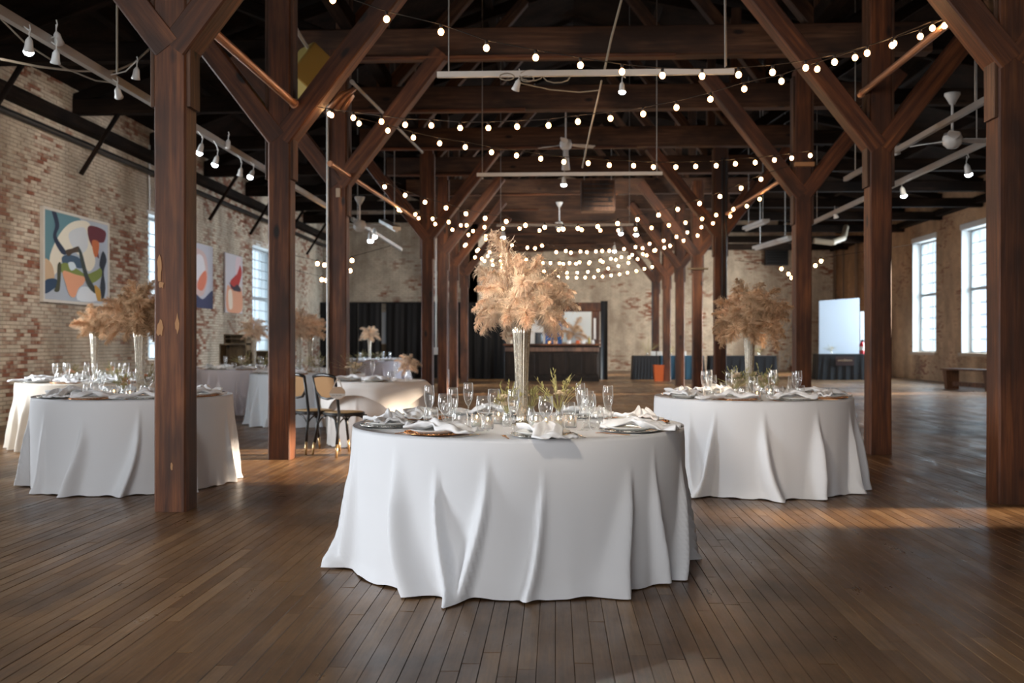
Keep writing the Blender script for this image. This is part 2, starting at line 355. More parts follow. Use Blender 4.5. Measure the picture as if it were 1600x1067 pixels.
# walls with openings: holes = [(a0,a1,z0,z1)]
def wall_pieces(axis, pos, thick, a0, a1, z1, holes):
    m = MB(); cuts = sorted(set([a0, a1] + [h for q in holes for h in q[:2]]))
    lo, hi = min(pos, pos + thick), max(pos, pos + thick)
    for s, e in zip(cuts, cuts[1:]):
        hs = [h for h in holes if h[0] <= s and h[1] >= e]
        segs = [(-.1, z1)] if not hs else [(-.1, hs[0][2]), (hs[0][3], z1)]
        for za, zb in segs:
            if axis == 'y': m.box((lo, s, za), (hi, e, zb))
            else: m.box((s, lo, za), (e, hi, zb))
    return m
WZ = 5.6
L_WIN = [(19.7, 21.2, .85, 3.85), (26.6, 29.0, .95, 3.9), (2.6, 4.4, .9, 3.9), (9.6, 11.4, .9, 3.9)]
R_WIN = [(28.4, 30.5, .9, 4.62), (32.5, 34.6, .9, 4.62), (37.7, 39.9, .9, 4.6), (24.2, 25.3, .9, 4.6)]  # one opening added, hidden behind a post, to brighten the back
R_HIGH = [(7.45, 8.2, 2.35, 3.2), (9.6, 12.7, 3.75, 4.6)]   # unseen openings added and sized to throw sun patches on the floor
wl = struct('wall_left', wall_pieces('y', XL, -WT, Y0, YBL + WT, WZ, L_WIN).mesh('wall_left', M_MORT))
wr = struct('wall_right', wall_pieces('y', XR, WT, Y0, YB + WT, 6.2, R_WIN + R_HIGH).mesh('wall_right', M_BRICK_R))
wbl = struct('wall_back_left', wall_pieces('x', YBL, WT, XL - WT, XP, 9, []).mesh('wall_back_left', M_BRICK_B))
wp = struct('wall_partition', wall_pieces('y', XP, -WT, YBL, YB, 9, []).mesh('wall_partition', M_BRICK_Y))
wb = struct('wall_back', wall_pieces('x', YB, WT, XP - WT, XR + WT, 9.5, []).mesh('wall_back', M_BRICK_B))
wf = struct('wall_front', wall_pieces('x', Y0, -WT, XL - WT, XR + WT, 9.5, [(-5.7, 3.3, 1.0, 5.0)]).mesh('wall_front', M_BRICK_B))
# bricks of the left wall, real geometry
BW, BH = .2, .06
rb = random.Random(11); bricks = []
for r in range(int(WZ / BH)):
    off = BW/2 if r % 2 else 0
    for c in range(int((YBL - 13.2) / BW)):
        y = 13.2 + off + c*BW; z = r*BH
        if any(y + BW > h[0] and y < h[1] and z + BH > h[2] and z < h[3] for h in L_WIN): continue
        bricks.append((y, z, rb.randrange(8), rb.randrange(8)))
def brick_geo(m, y, z, t, k, base=XL):
    r = random.Random(t*17 + k*5 + 2); d = r.uniform(.008, .02); j = r.uniform(.0035, .006); c = .003; m.t = t/7
    y0, y1, z0, z1 = y + j, y + BW - j, z + j, z + BH - j
    m.rings([[(base, y0, z0), (base, y1, z0), (base, y1, z1), (base, y0, z1)], [(base+d, y0, z0), (base+d, y1, z0), (base+d, y1, z1), (base+d, y0, z1)],
             [(base+d+c, y0+c, z0+c), (base+d+c, y1-c, z0+c), (base+d+c, y1-c, z1-c), (base+d+c, y0+c, z1-c)]], cap=False)
    b = len(m.v) - 4; m.face([b, b+1, b+2, b+3])
def bkey(b):
    y, z = b[0], b[1]
    if y < 14.75 or z < .1: return 99
    return y + (0 if z < 4.9 else 5) + (0 if z > .55 else 2)
near = sorted(bricks, key=bkey)[:296]; ns = set(near); bv = {}
for b in near:
    k = (b[2], b[3])
    if k not in bv:
        m = MB(); brick_geo(m, 0, 0, b[2], b[3], 0); bv[k] = m.mesh('brick', M_BRICK_G, tone=True)
    put('brick', bv[k], wl, (XL, b[0], b[1]))
m = MB()
for b in bricks:
    if b not in ns: brick_geo(m, *b)
put('bricks', m.mesh('bricks', M_BRICK_G, tone=True), wl)['kind'] = 'stuff'

# windows: jamb lining, frame, bars, panes
def window(idx, side, y0, y1, z0, z1):
    X = XL - .30 if side == 'l' else XR + .32; s = -1 if side == 'l' else 1
    m = MB(); fw = .07
    for a, b in (((y0), (y0+fw)), ((y1-fw), (y1))): m.box((X-.04, a, z0), (X+.04, b, z1))
    for a, b in ((z0, z0+fw), (z1-fw, z1)): m.box((X-.04, y0, a), (X+.04, y1, b))
    zm = z0 + (z1 - z0)*.52
    m.box((X-.06, y0, zm-.05), (X+.06, y1, zm+.05))
    W = struct('window_%d' % idx, m.mesh('window', M_FRAMEW))
    nr = 5; nc = 4
    for half, (za, zb) in enumerate(((z0+fw, zm-.05), (zm+.05, z1-fw))):
        n = nr
        for i in range(1, n):
            g = MB(); z = za + (zb-za)*i/n; g.box((X-.015, y0+fw, z-.012), (X+.015, y1-fw, z+.012)); put('glazing_bar', g.mesh('glazing_bar', M_FRAMEW), W)
        cols = nc if half else 2
        for i in range(1, cols):
            g = MB(); y = y0+fw + (y1-y0-2*fw)*i/cols; g.box((X-.016, y-.012, za), (X+.016, y+.012, zb)); put('glazing_bar', g.mesh('glazing_bar', M_FRAMEW), W)
        for i in range(n):
            g = MB(); a = za + (zb-za)*i/n; g.box((X-.003, y0+fw, a+.012), (X+.003, y1-fw, a+(zb-za)/n-.012)); put('pane', g.mesh('pane', M_PANE), W)
    # reveal lining, whitewashed, and sill
    g = MB(); t = .02; xa, xb = (XL-WT, XL) if side == 'l' else (XR, XR+WT)
    g.box((xa, y0-.001, z0), (xb, y0+t, z1)); g.box((xa, y1-t, z0), (xb, y1+.001, z1)); g.box((xa, y0, z1-t), (xb, y1, z1+.001)); put('reveal', g.mesh('reveal', M_PLASTER), W)
    g = MB(); xi = XL + .06 if side == 'l' else XR - .08
    g.box((min(xi, X), y0-.08, z0-.07), (max(xi, X), y1+.08, z0+.03), .01); put('sill', g.mesh('sill', M_SILL), W)
    g = MB(); xi = XL + .012 if side == 'l' else XR - .03
    g.box((min(xi, X), y0-.06, z1-.005), (max(xi, X), y1+.06, z1+.16), .01); put('lintel', g.mesh('lintel', M_PLASTER), W)
k = 1
for h in L_WIN[:2]: window(k, 'l', *h); k += 1
for h in R_WIN[:2]: window(k, 'r', *h); k += 1

# roof: two dark slopes, purlins
RX, RZ = .4, 8.6
m = MB()
m.add([(XL-WT, Y0-.5, 5.35), (RX, Y0-.5, RZ), (RX, YB+.6, RZ), (XL-WT, YB+.6, 5.35), (XL-WT, Y0-.5, 5.6), (RX, Y0-.5, RZ+.25), (RX, YB+.6, RZ+.25), (XL-WT, YB+.6, 5.6)], [(0,1,2,3), (4,7,6,5), (0,3,7,4), (1,5,6,2), (0,4,5,1), (3,2,6,7)])
m.add([(XR+WT, Y0-.5, 5.9), (RX, Y0-.5, RZ), (RX, YB+.6, RZ), (XR+WT, YB+.6, 5.9), (XR+WT, Y0-.5, 6.15), (RX, Y0-.5, RZ+.25), (RX, YB+.6, RZ+.25), (XR+WT, YB+.6, 6.15)], [(3,2,1,0), (5,6,7,4), (4,7,3,0), (2,6,5,1), (1,5,4,0), (7,6,2,3)])
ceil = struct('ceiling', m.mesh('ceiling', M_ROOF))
def roofz(x): return 5.35 + (x - (XL-WT)) * (RZ-5.35)/(RX-XL+WT) if x < RX else RZ - (x-RX)*(RZ-5.9)/(XR+WT-RX)

def beam_obj(name, p0, p1, w, h, mt, parent=None, up=(0,0,1), ch=.012, org=None):
    """timber: local Z runs along the piece"""
    p0 = Vector(p0); p1 = Vector(p1); L = (p1-p0).length; t = (p1-p0).normalized(); u = Vector(up)
    if abs(t.dot(u)) > .97: u = Vector((0, 1, 0))
    xx = t.cross(u).normalized(); yy = t.cross(xx)
    m = MB(); n = max(2, int(L/.6)); r = random.Random(int(L*1000) + int(p0.x*77)); rs = []
    for i in range(n+1):
        z = L*i/n; q = [(-w/2, -h/2+ch), (-w/2+ch, -h/2), (w/2-ch, -h/2), (w/2, -h/2+ch), (w/2, h/2-ch), (w/2-ch, h/2), (-w/2+ch, h/2), (-w/2, h/2-ch)]
        rs.append([(a + r.uniform(-.003, .003), b + r.uniform(-.003, .003), z) for a, b in q])
    m.rings(rs)
    o = put(name, m.mesh(name, mt), parent)
    R = Matrix((xx, yy, t)).transposed().to_4x4()
    o.matrix_local = Matrix.Translation(p0) @ R
    return o
for i, x in enumerate((-6.6, -4.9, -1.3, 2.1, 5.6, 7.6, 9.8)):
    z = roofz(x) - .09
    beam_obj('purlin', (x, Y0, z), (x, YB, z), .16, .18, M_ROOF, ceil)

# ------------------------------------------------------------------ posts
BZ = 5.1; PWD = .234
POSTS = [  # name of place for the label, inner-front corner (x px, y px) on the floor, side, scars
 ('L', 290, 800, 'nearest timber post on the left, with scraped patches, in front of a white table'),
 ('L', 453, 718.5, 'second timber post on the left, beside the two cane chairs'),
 ('L', 541, 677.5, 'third timber post on the left, with pale conduit up its left edge'),
 ('L', 676, 629.5, 'timber post left of centre, first of the left cluster before black drapes'),
 ('L', 699, 616.5, 'timber post left of centre with a pale conduit beside it'),
 ('L', 714.5, 605, 'dark timber post third in the cluster left of centre'),
 ('L', 731, 597, 'farthest timber post of the left row, by the black drape'),
 ('R', 1561, 788, 'nearest timber post at the right edge of the picture'),
 ('R', 1360, 710.5, 'second timber post on the right, behind the right-hand table'),
 ('R', 1243, 668, 'third timber post on the right, lit orange by bulbs near its brace'),
 ('R', 1117, 632, 'timber post behind the right-hand pampas bouquet, with conduits on it'),
 ('R', 1083, 614, 'timber post right of centre with a small ledge high on its face'),
 ('R', 1056.5, 603.5, 'timber post right of centre in front of the teal cloth'),
 ('R', 1036.5, 595.5, 'thin far timber post right of centre beside the orange bin'),
 ('R', 1020, 590.5, 'farthest timber post of the right row'),
]
PP = []
for side, px, py, lab in POSTS:
    c = onz(px, py, 0); s = 1 if side == 'L' else -1
    X = c.x - s*PWD/2; Y = c.y + PWD/2; PP.append((X, Y, s))
    T = thing('timber_post', lab, 'post', (X, Y, 0), 0, 'posts of the left row' if s == 1 else 'posts of the right row')
    beam_obj('shaft', (0,0,0), (0,0,BZ+.1), PWD, PWD, M_POST, T, up=(0,1,0))
    for q in (-1, 1):
        run = 1.28
        beam_obj('brace', (q*.02, 0, 3.38), (q*(run+.12), 0, BZ+.06), .21, .25, M_POST, T, up=(0,1,0))
        z0 = 2.95
        beam_obj('side_plank', (q*(PWD/2+.016), -.01, z0), (q*(PWD/2+.016), -.01, BZ), .19 if True else .2, .032, M_BEAM, T, up=(1,0,0), ch=.004)
m = MB(); r = random.Random(5)   # scraped scars of the nearest post
P1 = [o for o in bpy.data.objects if o.name == 'timber_post'][0]
for px, py, sw, sh in ((249, 420, 7, 36), (250, 512, 11, 26), (277, 505, 6, 28), (268, 730, 4, 12), (252, 445, 9, 10)):
    p = onplane(px, py, (-9, P1.location.y-PWD/2-.004), (9, P1.location.y-PWD/2-.004)) - P1.location
    k = 7.0/F; pts = []
    for i in range(12):
        a = 2*PI*i/12; q = r.uniform(.6, 1.1); pts.append((p.x + sw*k*.6*q*math.cos(a), p.y, p.z + sh*k*.6*q*math.sin(a)))
    m.add(pts, [tuple(range(12))]); 
    m.add([(x, y+.012, z) for x, y, z in pts], [tuple(range(12))]);
    b = len(m.v)-24
    for i in range(12): m.face([b+i, b+(i+1)%12, b+12+(i+1)%12, b+12+i])
o = put('bark_scar', m.mesh('bark_scar', M_RAWWOOD), P1); o['label'] = 'pale scraped patches of bare wood'
# small wooden blocks and ledges on posts
T = [o for o in bpy.data.objects if o.name.startswith('timber_post') and o.parent is None]
m = MB(); m.box((-.14, -.19, 3.78), (.14, -.11, 3.84), .005); put('ledge', m.mesh('ledge', M_RAWWOOD), T[9])
m = MB(); m.box((-.26, -.22, 3.02), (.24, -.11, 3.06), .005); put('ledge', m.mesh('ledge', M_CRATE), T[11])
m = MB(); m.box((-.02, -.14, 3.2), (.04, -.117, 3.32), .004); put('switch_box', m.mesh('switch_box', M_SILL), T[2])
m = MB(); m.tube([(-.135, -.13, .0), (-.135, -.13, 4.9)], .017, 8); put('conduit', m.mesh('conduit', M_WHITEM), T[2], rot=(0,0,0))['label'] = 'pale vertical conduit'
m = MB(); m.tube([(-.15, -.13, 1.0), (-.15, -.13, 4.2)], .02, 8); m.box((-.2, -.16, .95), (-.11, -.1, 1.12), .005); put('conduit', m.mesh('conduit', M_WHITEM), T[4])['label'] = 'pale vertical conduit'
m = MB(); m.tube([(.03, -.14, 1.3), (.03, -.14, 4.9)], .025, 8); m.tube([(.1, -.14, 1.6), (.1, -.14, 4.9)], .02, 8); m.box((-.05, -.2, 1.3), (.12, -.12, 1.6), .01); put('conduit', m.mesh('conduit', M_BLACKM), T[10])['label'] = 'dark conduits and switch box'
m = MB(); m.tube([(-.14, -.1, .9), (-.14, -.1, 4)], .02, 8); put('conduit', m.mesh('conduit', M_BLACKM), T[14])

# ------------------------------------------------------------------ trusses at the bays
BAYS = [7.3, 10.75, 13.45, 16.5, 19.7, 22.8, 25.9, 28.9, 31.9, 35.3, 39, 42]
desc = ['over the nearest posts, above the frame', 'over the second posts', 'with pale worn tie beam, nearest one seen whole', 'fourth from the camera', 'fifth from the camera', 'sixth from the camera', 'seventh from the camera', 'eighth from the camera', 'ninth from the camera', 'over the farthest posts', 'next to last before the back wall', 'last one before the back wall']
for i, y in enumerate(BAYS):
    x0 = XL + .02 if y < YBL else XP + .02; x1 = XR - .02
    Tt = thing('roof_truss', 'dark timber roof truss ' + desc[i], 'roof truss', (0, y + .12, 0), 0, 'roof trusses across the hall')
    hb = .40
    beam_obj('tie_beam', (-3.9, 0, BZ+hb/2), (5.0, 0, BZ+hb/2), hb, .26, M_BEAM, Tt, up=(0,1,0))
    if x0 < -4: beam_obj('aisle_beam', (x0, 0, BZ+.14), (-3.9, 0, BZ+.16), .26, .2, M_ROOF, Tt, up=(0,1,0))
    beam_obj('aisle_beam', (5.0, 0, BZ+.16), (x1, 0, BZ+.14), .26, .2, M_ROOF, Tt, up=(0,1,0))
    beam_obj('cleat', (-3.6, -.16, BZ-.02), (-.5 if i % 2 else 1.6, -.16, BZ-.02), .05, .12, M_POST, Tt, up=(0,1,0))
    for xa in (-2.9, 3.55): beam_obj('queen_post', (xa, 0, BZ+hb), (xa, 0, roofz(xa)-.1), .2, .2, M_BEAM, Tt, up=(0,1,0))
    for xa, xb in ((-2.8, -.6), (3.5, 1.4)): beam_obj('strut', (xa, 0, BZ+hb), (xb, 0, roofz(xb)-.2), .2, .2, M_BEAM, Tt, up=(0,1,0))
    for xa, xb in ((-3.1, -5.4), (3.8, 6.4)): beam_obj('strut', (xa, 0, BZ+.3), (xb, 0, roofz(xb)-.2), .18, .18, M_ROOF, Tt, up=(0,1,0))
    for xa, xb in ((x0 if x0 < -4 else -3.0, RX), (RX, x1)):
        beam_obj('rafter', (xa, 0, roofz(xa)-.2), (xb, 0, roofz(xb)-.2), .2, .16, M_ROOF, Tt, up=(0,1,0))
    if x0 < -4: beam_obj('wall_brace', (x0+.1, 0, 4.1), (x0+.8, 0, BZ+.1), .07, .07, M_ROOF, Tt, up=(0,1,0))
    if y < 26: beam_obj('wall_brace', (x1-.1, 0, 4.5), (x1-1.3, 0, BZ+.1), .07, .07, M_ROOF, Tt, up=(0,1,0))
# eave plates and lengthwise beams
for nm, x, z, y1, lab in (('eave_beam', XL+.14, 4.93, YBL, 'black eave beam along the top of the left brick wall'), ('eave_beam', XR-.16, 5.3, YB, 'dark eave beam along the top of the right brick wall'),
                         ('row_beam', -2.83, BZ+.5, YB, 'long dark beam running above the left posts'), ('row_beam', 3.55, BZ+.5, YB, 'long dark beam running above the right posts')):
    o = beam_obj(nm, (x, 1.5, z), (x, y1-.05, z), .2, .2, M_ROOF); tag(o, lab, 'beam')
# pipe along left wall
m = MB(); m.tube([(XL+.16, 13, 4.62), (XL+.16, YBL-.1, 4.62)], .05, 10)
o = put('wall_pipe', m.mesh('wall_pipe', M_BLACKM)); tag(o, 'dark pipe running along the left brick wall under the eave', 'pipe')
m = MB(); m.tube([(XL+.05, 19.65, 3.9), (XL+.05, 19.65, 5.2)], .02, 8)
o = put('conduit', m.mesh('conduit', M_STEEL)); tag(o, 'thin vertical conduit above the first left window', 'conduit')
# pipes along rows
def pipe(p0, p1, r, mt, lab, nm='pipe'):
    m = MB(); p0 = Vector(p0); p1 = Vector(p1); m.tube([p0, p1], r, 12)
    t = (p1-p0).normalized()
    m.tube([p0 + t*.02, p0 + t*.1], r*1.25, 12); m.tube([p1 - t*.1, p1 - t*.02], r*1.25, 12)
    o = put(nm, m.mesh(nm, mt, smooth=False)); return tag(o, lab, 'pipe')
pipe(atp(294, 15, 7.55), atp(463, 165, 10.5), .04, M_COPPER, 'copper-coloured pipe from the first to the second left post')
pipe(atp(460, 42, 11.3), atp(548, 180, 15.2), .022, M_STEEL, 'thin steel pipe behind the second left post')
pipe(atp(549, 127, 12.5), atp(660, 238, 19), .022, M_STEEL, 'thin steel pipe crossing behind the third post brace')
pipe(atp(515, 255, 12.3), atp(664, 351, 21.4), .03, M_COPPER, 'long copper pipe toward the left post cluster')
pipe(atp(1344, 148, 11.1), atp(1490, 30, 8.3), .035, M_COPPER, 'pipe between the two nearest right posts, strings end on it')
pipe(atp(1136, 334, 19.5), atp(1228, 277, 14.6), .03, M_COPPER, 'pipe running back from the third right post')
0 and pipe(atp(1266, 243, 13.4), atp(1285, 226, 13.0), .02, M_COPPER, 'short pipe stub beside the orange-lit right post')

# ------------------------------------------------------------------ track lighting
lamp_can = MB(); lamp_can.lathe([(.012, .0), (.03, -.03), (.036, -.09), (.045, -.12)], 14, cap=True); ME_CAN = lamp_can.mesh('lamp_can', M_WHITEM, smooth=True)
lf = MB(); lf.sphere((0,0,-.125), .043, 12, 6, 1, 1, .8); ME_FACE = lf.mesh('lamp_face', M_SPOT, smooth=True)
lf = MB(); lf.sphere((0,0,-.118), .036, 12, 6, 1, 1, .3); ME_FACEOFF = lf.mesh('lamp_face', M_CERAM, smooth=True)
ys = MB(); ys.tube([(0,0,0), (.0,0,.05), (.015,0,.1), (0,0,.16)], .008, 6); ME_YOKE = ys.mesh('yoke', M_WHITEM)
def track_head(p, lit, lab, group, tilt=(0,0), energy=40, aim=None, drop=.16, sc=1.0, rail=None):
    sc *= .72
    T = thing('track_spotlight', lab, 'spotlight', p, 0, group)
    q = put('lamp_can', ME_CAN, T, rot=(tilt[0], tilt[1], 0), scale=sc); put('lamp_face', ME_FACE if lit else ME_FACEOFF, q); put('yoke', ME_YOKE, T, scale=.6)
    if rail:
        m = MB(); q2 = Vector((rail[0] if rail[0] is not None else p[0], p[1], rail[1])) - Vector(p); m.tube([(0,0,.06), q2*.5 + Vector((.03,0,.0)), q2], .006, 6); put('flex_cord', m.mesh('flex_cord', M_WHITEM), T)
    if lit:
        l = light('SPOT', 'spot_beam', Vector(p) + Vector((0,0,-.2)), energy, (1, .93, .84), aim=aim if aim else (p[0], p[1]-.1, 0), spot_size=1.5, spot_blend=.7, shadow_soft_size=.04)
        l.parent = T; l.matrix_parent_inverse = Matrix.Translation(-Vector(p))
def track(p0, p1, lab, rods, nm='light_track', r=.022):
    T = thing(nm, lab, 'light track', p0)
    p0 = Vector(p0); d = Vector(p1) - p0; m = MB(); m.bar((0,0,0), d, r*1.9, r*2.4); put('rail', m.mesh('rail', M_STEEL if 'steel' in lab else M_WHITEM), T)
    for a in rods:
        m = MB(); b = d*a; zt = roofz(p0.x + b.x) - .1; m.tube([b, (b.x, b.y, zt - p0.z)], .007, 6); put('hanger_rod', m.mesh('hanger_rod', M_STEEL), T)
    return T
ZT = 3.66
def span(px0, px1, y0, y1, d):
    a = atp(px0, y0, d); b = onplane(px1, y1, (-9, a.y), (9, a.y)); b.z = a.z; return a, b
a, b = span(683, 1147, 117, 111, 9.0); track(a, b, 'white light track across the nave, nearest of the three', (.04, .97), r=.021)
m = MB(); q = atp(770, 117, 9)   # looped cable
for cx, cy, rr in ((792, 118, 9), (830, 116, 14), (824, 121, 8), (870, 118, 16)):
    m.tube([atp(cx + rr*math.cos(t*.6)*1.3, cy + rr*.6*math.sin(t*.6)+2, 8.95) for t in range(12)], .006, 6)
m.tube([atp(805, 128, 9.2), atp(860, 140, 9.4), atp(905, 144, 9.5), atp(935, 141, 9.5)], .007, 6)
o = put('cable', m.mesh('cable', M_CABLE)); tag(o, 'pale cable looped along the nearest white light track', 'cable')
track_head(atp(811, 124, 9), False, 'unlit white spotlight on the nearest track', 'spotlights over the nave', (.5, .4), sc=1.2, rail=(None, ZT))
track_head(atp(972, 128, 9), True, 'bright lit spotlight on the nearest track', 'spotlights over the nave', energy=60, aim=(0.1, 6.2, .8), rail=(None, ZT))
m = MB(); m.tube([atp(971, 0, 9.1), atp(955, 60, 9.15), atp(944, 112, 9.2)], .012, 6); m.tube([atp(940, 126, 9.4), atp(935, 150, 9.6), atp(923, 200, 9.8), atp(910, 262, 10.2)], .009, 6)
o = put('hanging_cable', m.mesh('hanging_cable', M_CABLE)); tag(o, 'thick pale cable hanging from the roof past the nearest track', 'cable')
m = MB(); m.tube([atp(1133, 0, 9.1), atp(1134, 103, 9.1)], .012, 6); 
o = put('hanger_pipe', m.mesh('hanger_pipe', M_STEEL)); tag(o, 'thin grey pipe hanging at right end of the nearest track', 'pipe')
a, b = span(745, 1035, 273, 271, 14.4); track(a, b, 'white light track across the nave, middle one', (.03, .97), r=.02)
track_head(atp(881, 276, 14.4), True, 'bright lit spotlight on the middle track', 'spotlights over the nave', energy=90, sc=1.3, rail=(None, ZT))
a, b = span(776, 990, 352, 351, 20.6); track(a, b, 'white light track across the nave, farthest one', (.03, .97), r=.02)
for px, py, d in ((786, 368, 21), (970, 362, 21), (994, 364, 21), (960, 392, 27)):
    track_head(atp(px, py-8, d), True, 'lit cool lamp at picture x %s over the far nave' % ('centre-left beside the plume tip' if px < 800 else 'right of centre') if False else {786: 'lit cool lamp above the front pampas bouquet', 970: 'lit cool lamp at right end of the farthest track, left of two', 994: 'lit cool lamp at right end of the farthest track, right of two', 960: 'lit cool lamp low before the back brick wall'}[px], 'spotlights over the nave', energy=420, aim=(px/200-3, 44, 2.2), sc=1.6, rail=(None, ZT + .1))
# added unseen track above the near end; its spots brighten the front tables
T_ = track((-2.6, 2.3, ZT), (1.6, 2.3, ZT), 'added white light track over the near end of the nave, above the frame', (.1, .9))
for (xx, e, aim, ss), l_ in zip(((-1.9, 560, (.05, 5.65, 1.55), .30), (-.4, 420, (.05, 5.75, .9), .40), (1.0, 110, (2.0, 8.4, 1.5), .4), (-1.4, 150, (-3.2, 8.3, 1.5), .35)), ('leftmost', 'third from left', 'rightmost', 'second from left')):
    track_head((xx, 2.3, ZT-.14), False, 'added white spotlight on the track above the frame, ' + l_, 'added spotlights above the frame', sc=1.2, rail=(None, ZT))
    light('SPOT', 'added_table_spot', (xx, 2.3, ZT-.34), e, (1, .85, .68), aim=aim, spot_size=ss*1.25, spot_blend=.9, shadow_soft_size=.22)
# side tracks
TL = track((-4.07, 7.0, ZT), (-4.07, 19.2, ZT), 'long steel light track over the left aisle', (.0, .3, .6, .95), r=.03)
TR = track((5.2, 11.6, ZT), (5.2, 21, ZT), 'long steel light track over the right aisle, lower', (.1, .5, .9), r=.03)
TR2 = track((4.3, 9.9, ZT), (4.3, 15, ZT), 'steel light track over the right aisle, upper', (.1, .9), r=.026)
for px, py, lit, lab, rx in ((46, 58, True, 'lit spotlight at the left edge on the aisle track', .4), (88, 50, False, 'white boxy unlit spotlight next to the left edge', .9), (88, 78, False, 'small unlit spotlight under the aisle track', .4), (183, 137, False, 'white unlit spotlight left of the nearest post', .9), (214, 105, False, 'small unlit lamp on cable left of the nearest post', .4),
    (316, 224, True, 'lit round spotlight just right of the nearest post', 0), (340, 243, True, 'lit round spotlight, second right of the nearest post', 0), (357, 218, False, 'small white unlit spotlight on the aisle track between posts', .5), (377, 262, False, 'hanging unlit spotlight between the first two left posts', .3), (396, 266, True, 'lit spotlight tilted left of the second post', -.4)):
    p = onx(px, py, -4.0 if px != 214 else -3.8)
    track_head(p, lit, lab, 'spotlights over the left aisle', (rx, .3), energy=150, aim=(XL, p.y + 3.5, 2.2), sc=1.25, rail=(-4.07, ZT))
m = MB(); m.tube([onx(x, y, -4.7) for x, y in ((0, 92), (60, 104), (120, 111), (180, 111), (210, 98), (238, 72))], .011, 6)
o = put('hanging_cable', m.mesh('hanging_cable', M_CABLE)); tag(o, 'yellowish cable sagging under the left aisle track', 'cable')
m = MB(); m.tube([onx(x, y, -4.3) for x, y in ((0, 28), (40, 68), (100, 106), (150, 126), (183, 130))], .007, 6)
o = put('hanging_cable', m.mesh('hanging_cable', M_CABLE)); tag(o, 'thin cable sagging across the left aisle corner', 'cable')
m = MB(); m.tube([onx(183, 0, -4.1), onx(183, 116, -4.1)], .01, 6)
o = put('hanger_rod', m.mesh('hanger_rod', M_CABLE)); tag(o, 'thin vertical rod left of the nearest post', 'rod')
for px, py, lit, lab in ((1409, 292, True, 'lit spotlight on the right aisle track beside the second post'), (1510, 256, True, 'lit tilted spotlight under the right ceiling fan'), (1398, 226, False, 'white unlit spotlight beside the second right post'), (1304, 330, False, 'unlit spotlight hanging between right posts')):
    track_head(onx(px, py, 5.2 if px != 1398 else 4.3), lit, lab, 'spotlights over the right aisle', (.2, -.3), energy=420, aim=(XR, 24, 1.8), sc=1.5, rail=(5.2 if px != 1398 else 4.3, ZT))
m = MB(); p = atp(579, 356, 20)
track_head(atp(579, 362, 20), True, 'lit cool spotlight left of the post cluster, lower', 'spotlights far left', energy=600, aim=(-5, 34, 2), sc=2)
track_head(atp(585, 356, 20.5), True, 'lit cool spotlight left of the post cluster, upper', 'spotlights far left', energy=30, aim=(-5, 34, 2), sc=2)
track(atp(550, 342, 20), atp(627, 390, 23), 'light steel track behind the third left post', (.1,), r=.03)
# fluorescent strips
def strip(px0, py0, px1, py1, d0, d1, lab):
    a = atp(px0, py0, d0); b = atp(px1, py1, d1); T = thing('strip_light', lab, 'strip light', a, 0, 'white strip lights')
    d = b-a; m = MB(); m.bar((0,0,.05), d + Vector((0,0,.05)), .16, .07); put('housing', m.mesh('housing', M_WHITEM), T)
    m = MB(); t = d.normalized(); m.tube([t*.06, d - t*.06], .03, 8); put('tube', m.mesh('tube', M_WHITEM), T)
    for kk in (.15, .85):
        m = MB(); q2 = d*kk; m.tube([q2 + Vector((0,0,.08)), (q2.x, q2.y, roofz(a.x+q2.x) - .12 - a.z)], .008, 6); put('hanger_rod', m.mesh('hanger_rod', M_STEEL), T)
strip(598, 349, 620, 361, 22, 19.5, 'unlit white strip light left of the post cluster')
strip(1165, 360, 1197, 348, 24, 22, 'unlit white strip light right of the conduit post')
strip(1180, 390, 1236, 374, 26, 23, 'long unlit white strip light before the wall vent')

# ceiling fans
def fan(px, py, d, top, lab, R=.62, rot=0.0, n=3, sc=1.0):
    c = atp(px, py, d); T = thing('ceiling_fan', lab, 'ceiling fan', c, rot, 'white ceiling fans')
    m = MB(); m.lathe([(.02, .1), (.09, .08), (.11, .02), (.10, -.05), (.06, -.09), (.02, -.1)], 20, cap=True); put('motor', m.mesh('motor', M_WHITEM, smooth=True), T)
    zt = atp(px, top, d).z - c.z
    m = MB(); m.tube([(0,0,.08), (0,0,zt)], .014, 8); put('down_rod', m.mesh('down_rod', M_WHITEM), T)
    m = MB(); m.lathe([(.03, zt-.06), (.05, zt-.02), (.09, zt+.05), (.09, zt+.07)], 16, cap=True); put('canopy', m.mesh('canopy', M_WHITEM, smooth=True), T)
    m = MB()
    rs = []
    for i in range(6):
        x = .1 + (R-.1)*i/5; w_ = (.02, .04, .06, .065, .065, .05)[i]; rs.append([(x, -w_, .012), (x, w_, -.012), (x, w_, -.004), (x, -w_, .02)])
    m.rings(rs); me = m.mesh('blade', M_WHITEM)
    for k in range(n): put('blade', me, T, rot=(0, 0, 2*PI*k/n))
    return T
t = fan(884, 226, 17.5, 165, 'white ceiling fan over the centre of the nave', .56, .45)
m = MB(); m.lathe([(.045, -.08), (.05, -.2), (.075, -.44), (.02, -.45)], 16, cap=True); put('lamp_housing', m.mesh('lamp_housing', M_WHITEM, smooth=True), t)
fan(1488, 219, 11.6, 155, 'white ceiling fan in the right aisle', .5, .2)
fan(562, 353, 17, 314, 'white ceiling fan behind the third left post', .42, .2)
fan(874, 352, 26, 320, 'small far white ceiling fan over the nave', .5, .4)

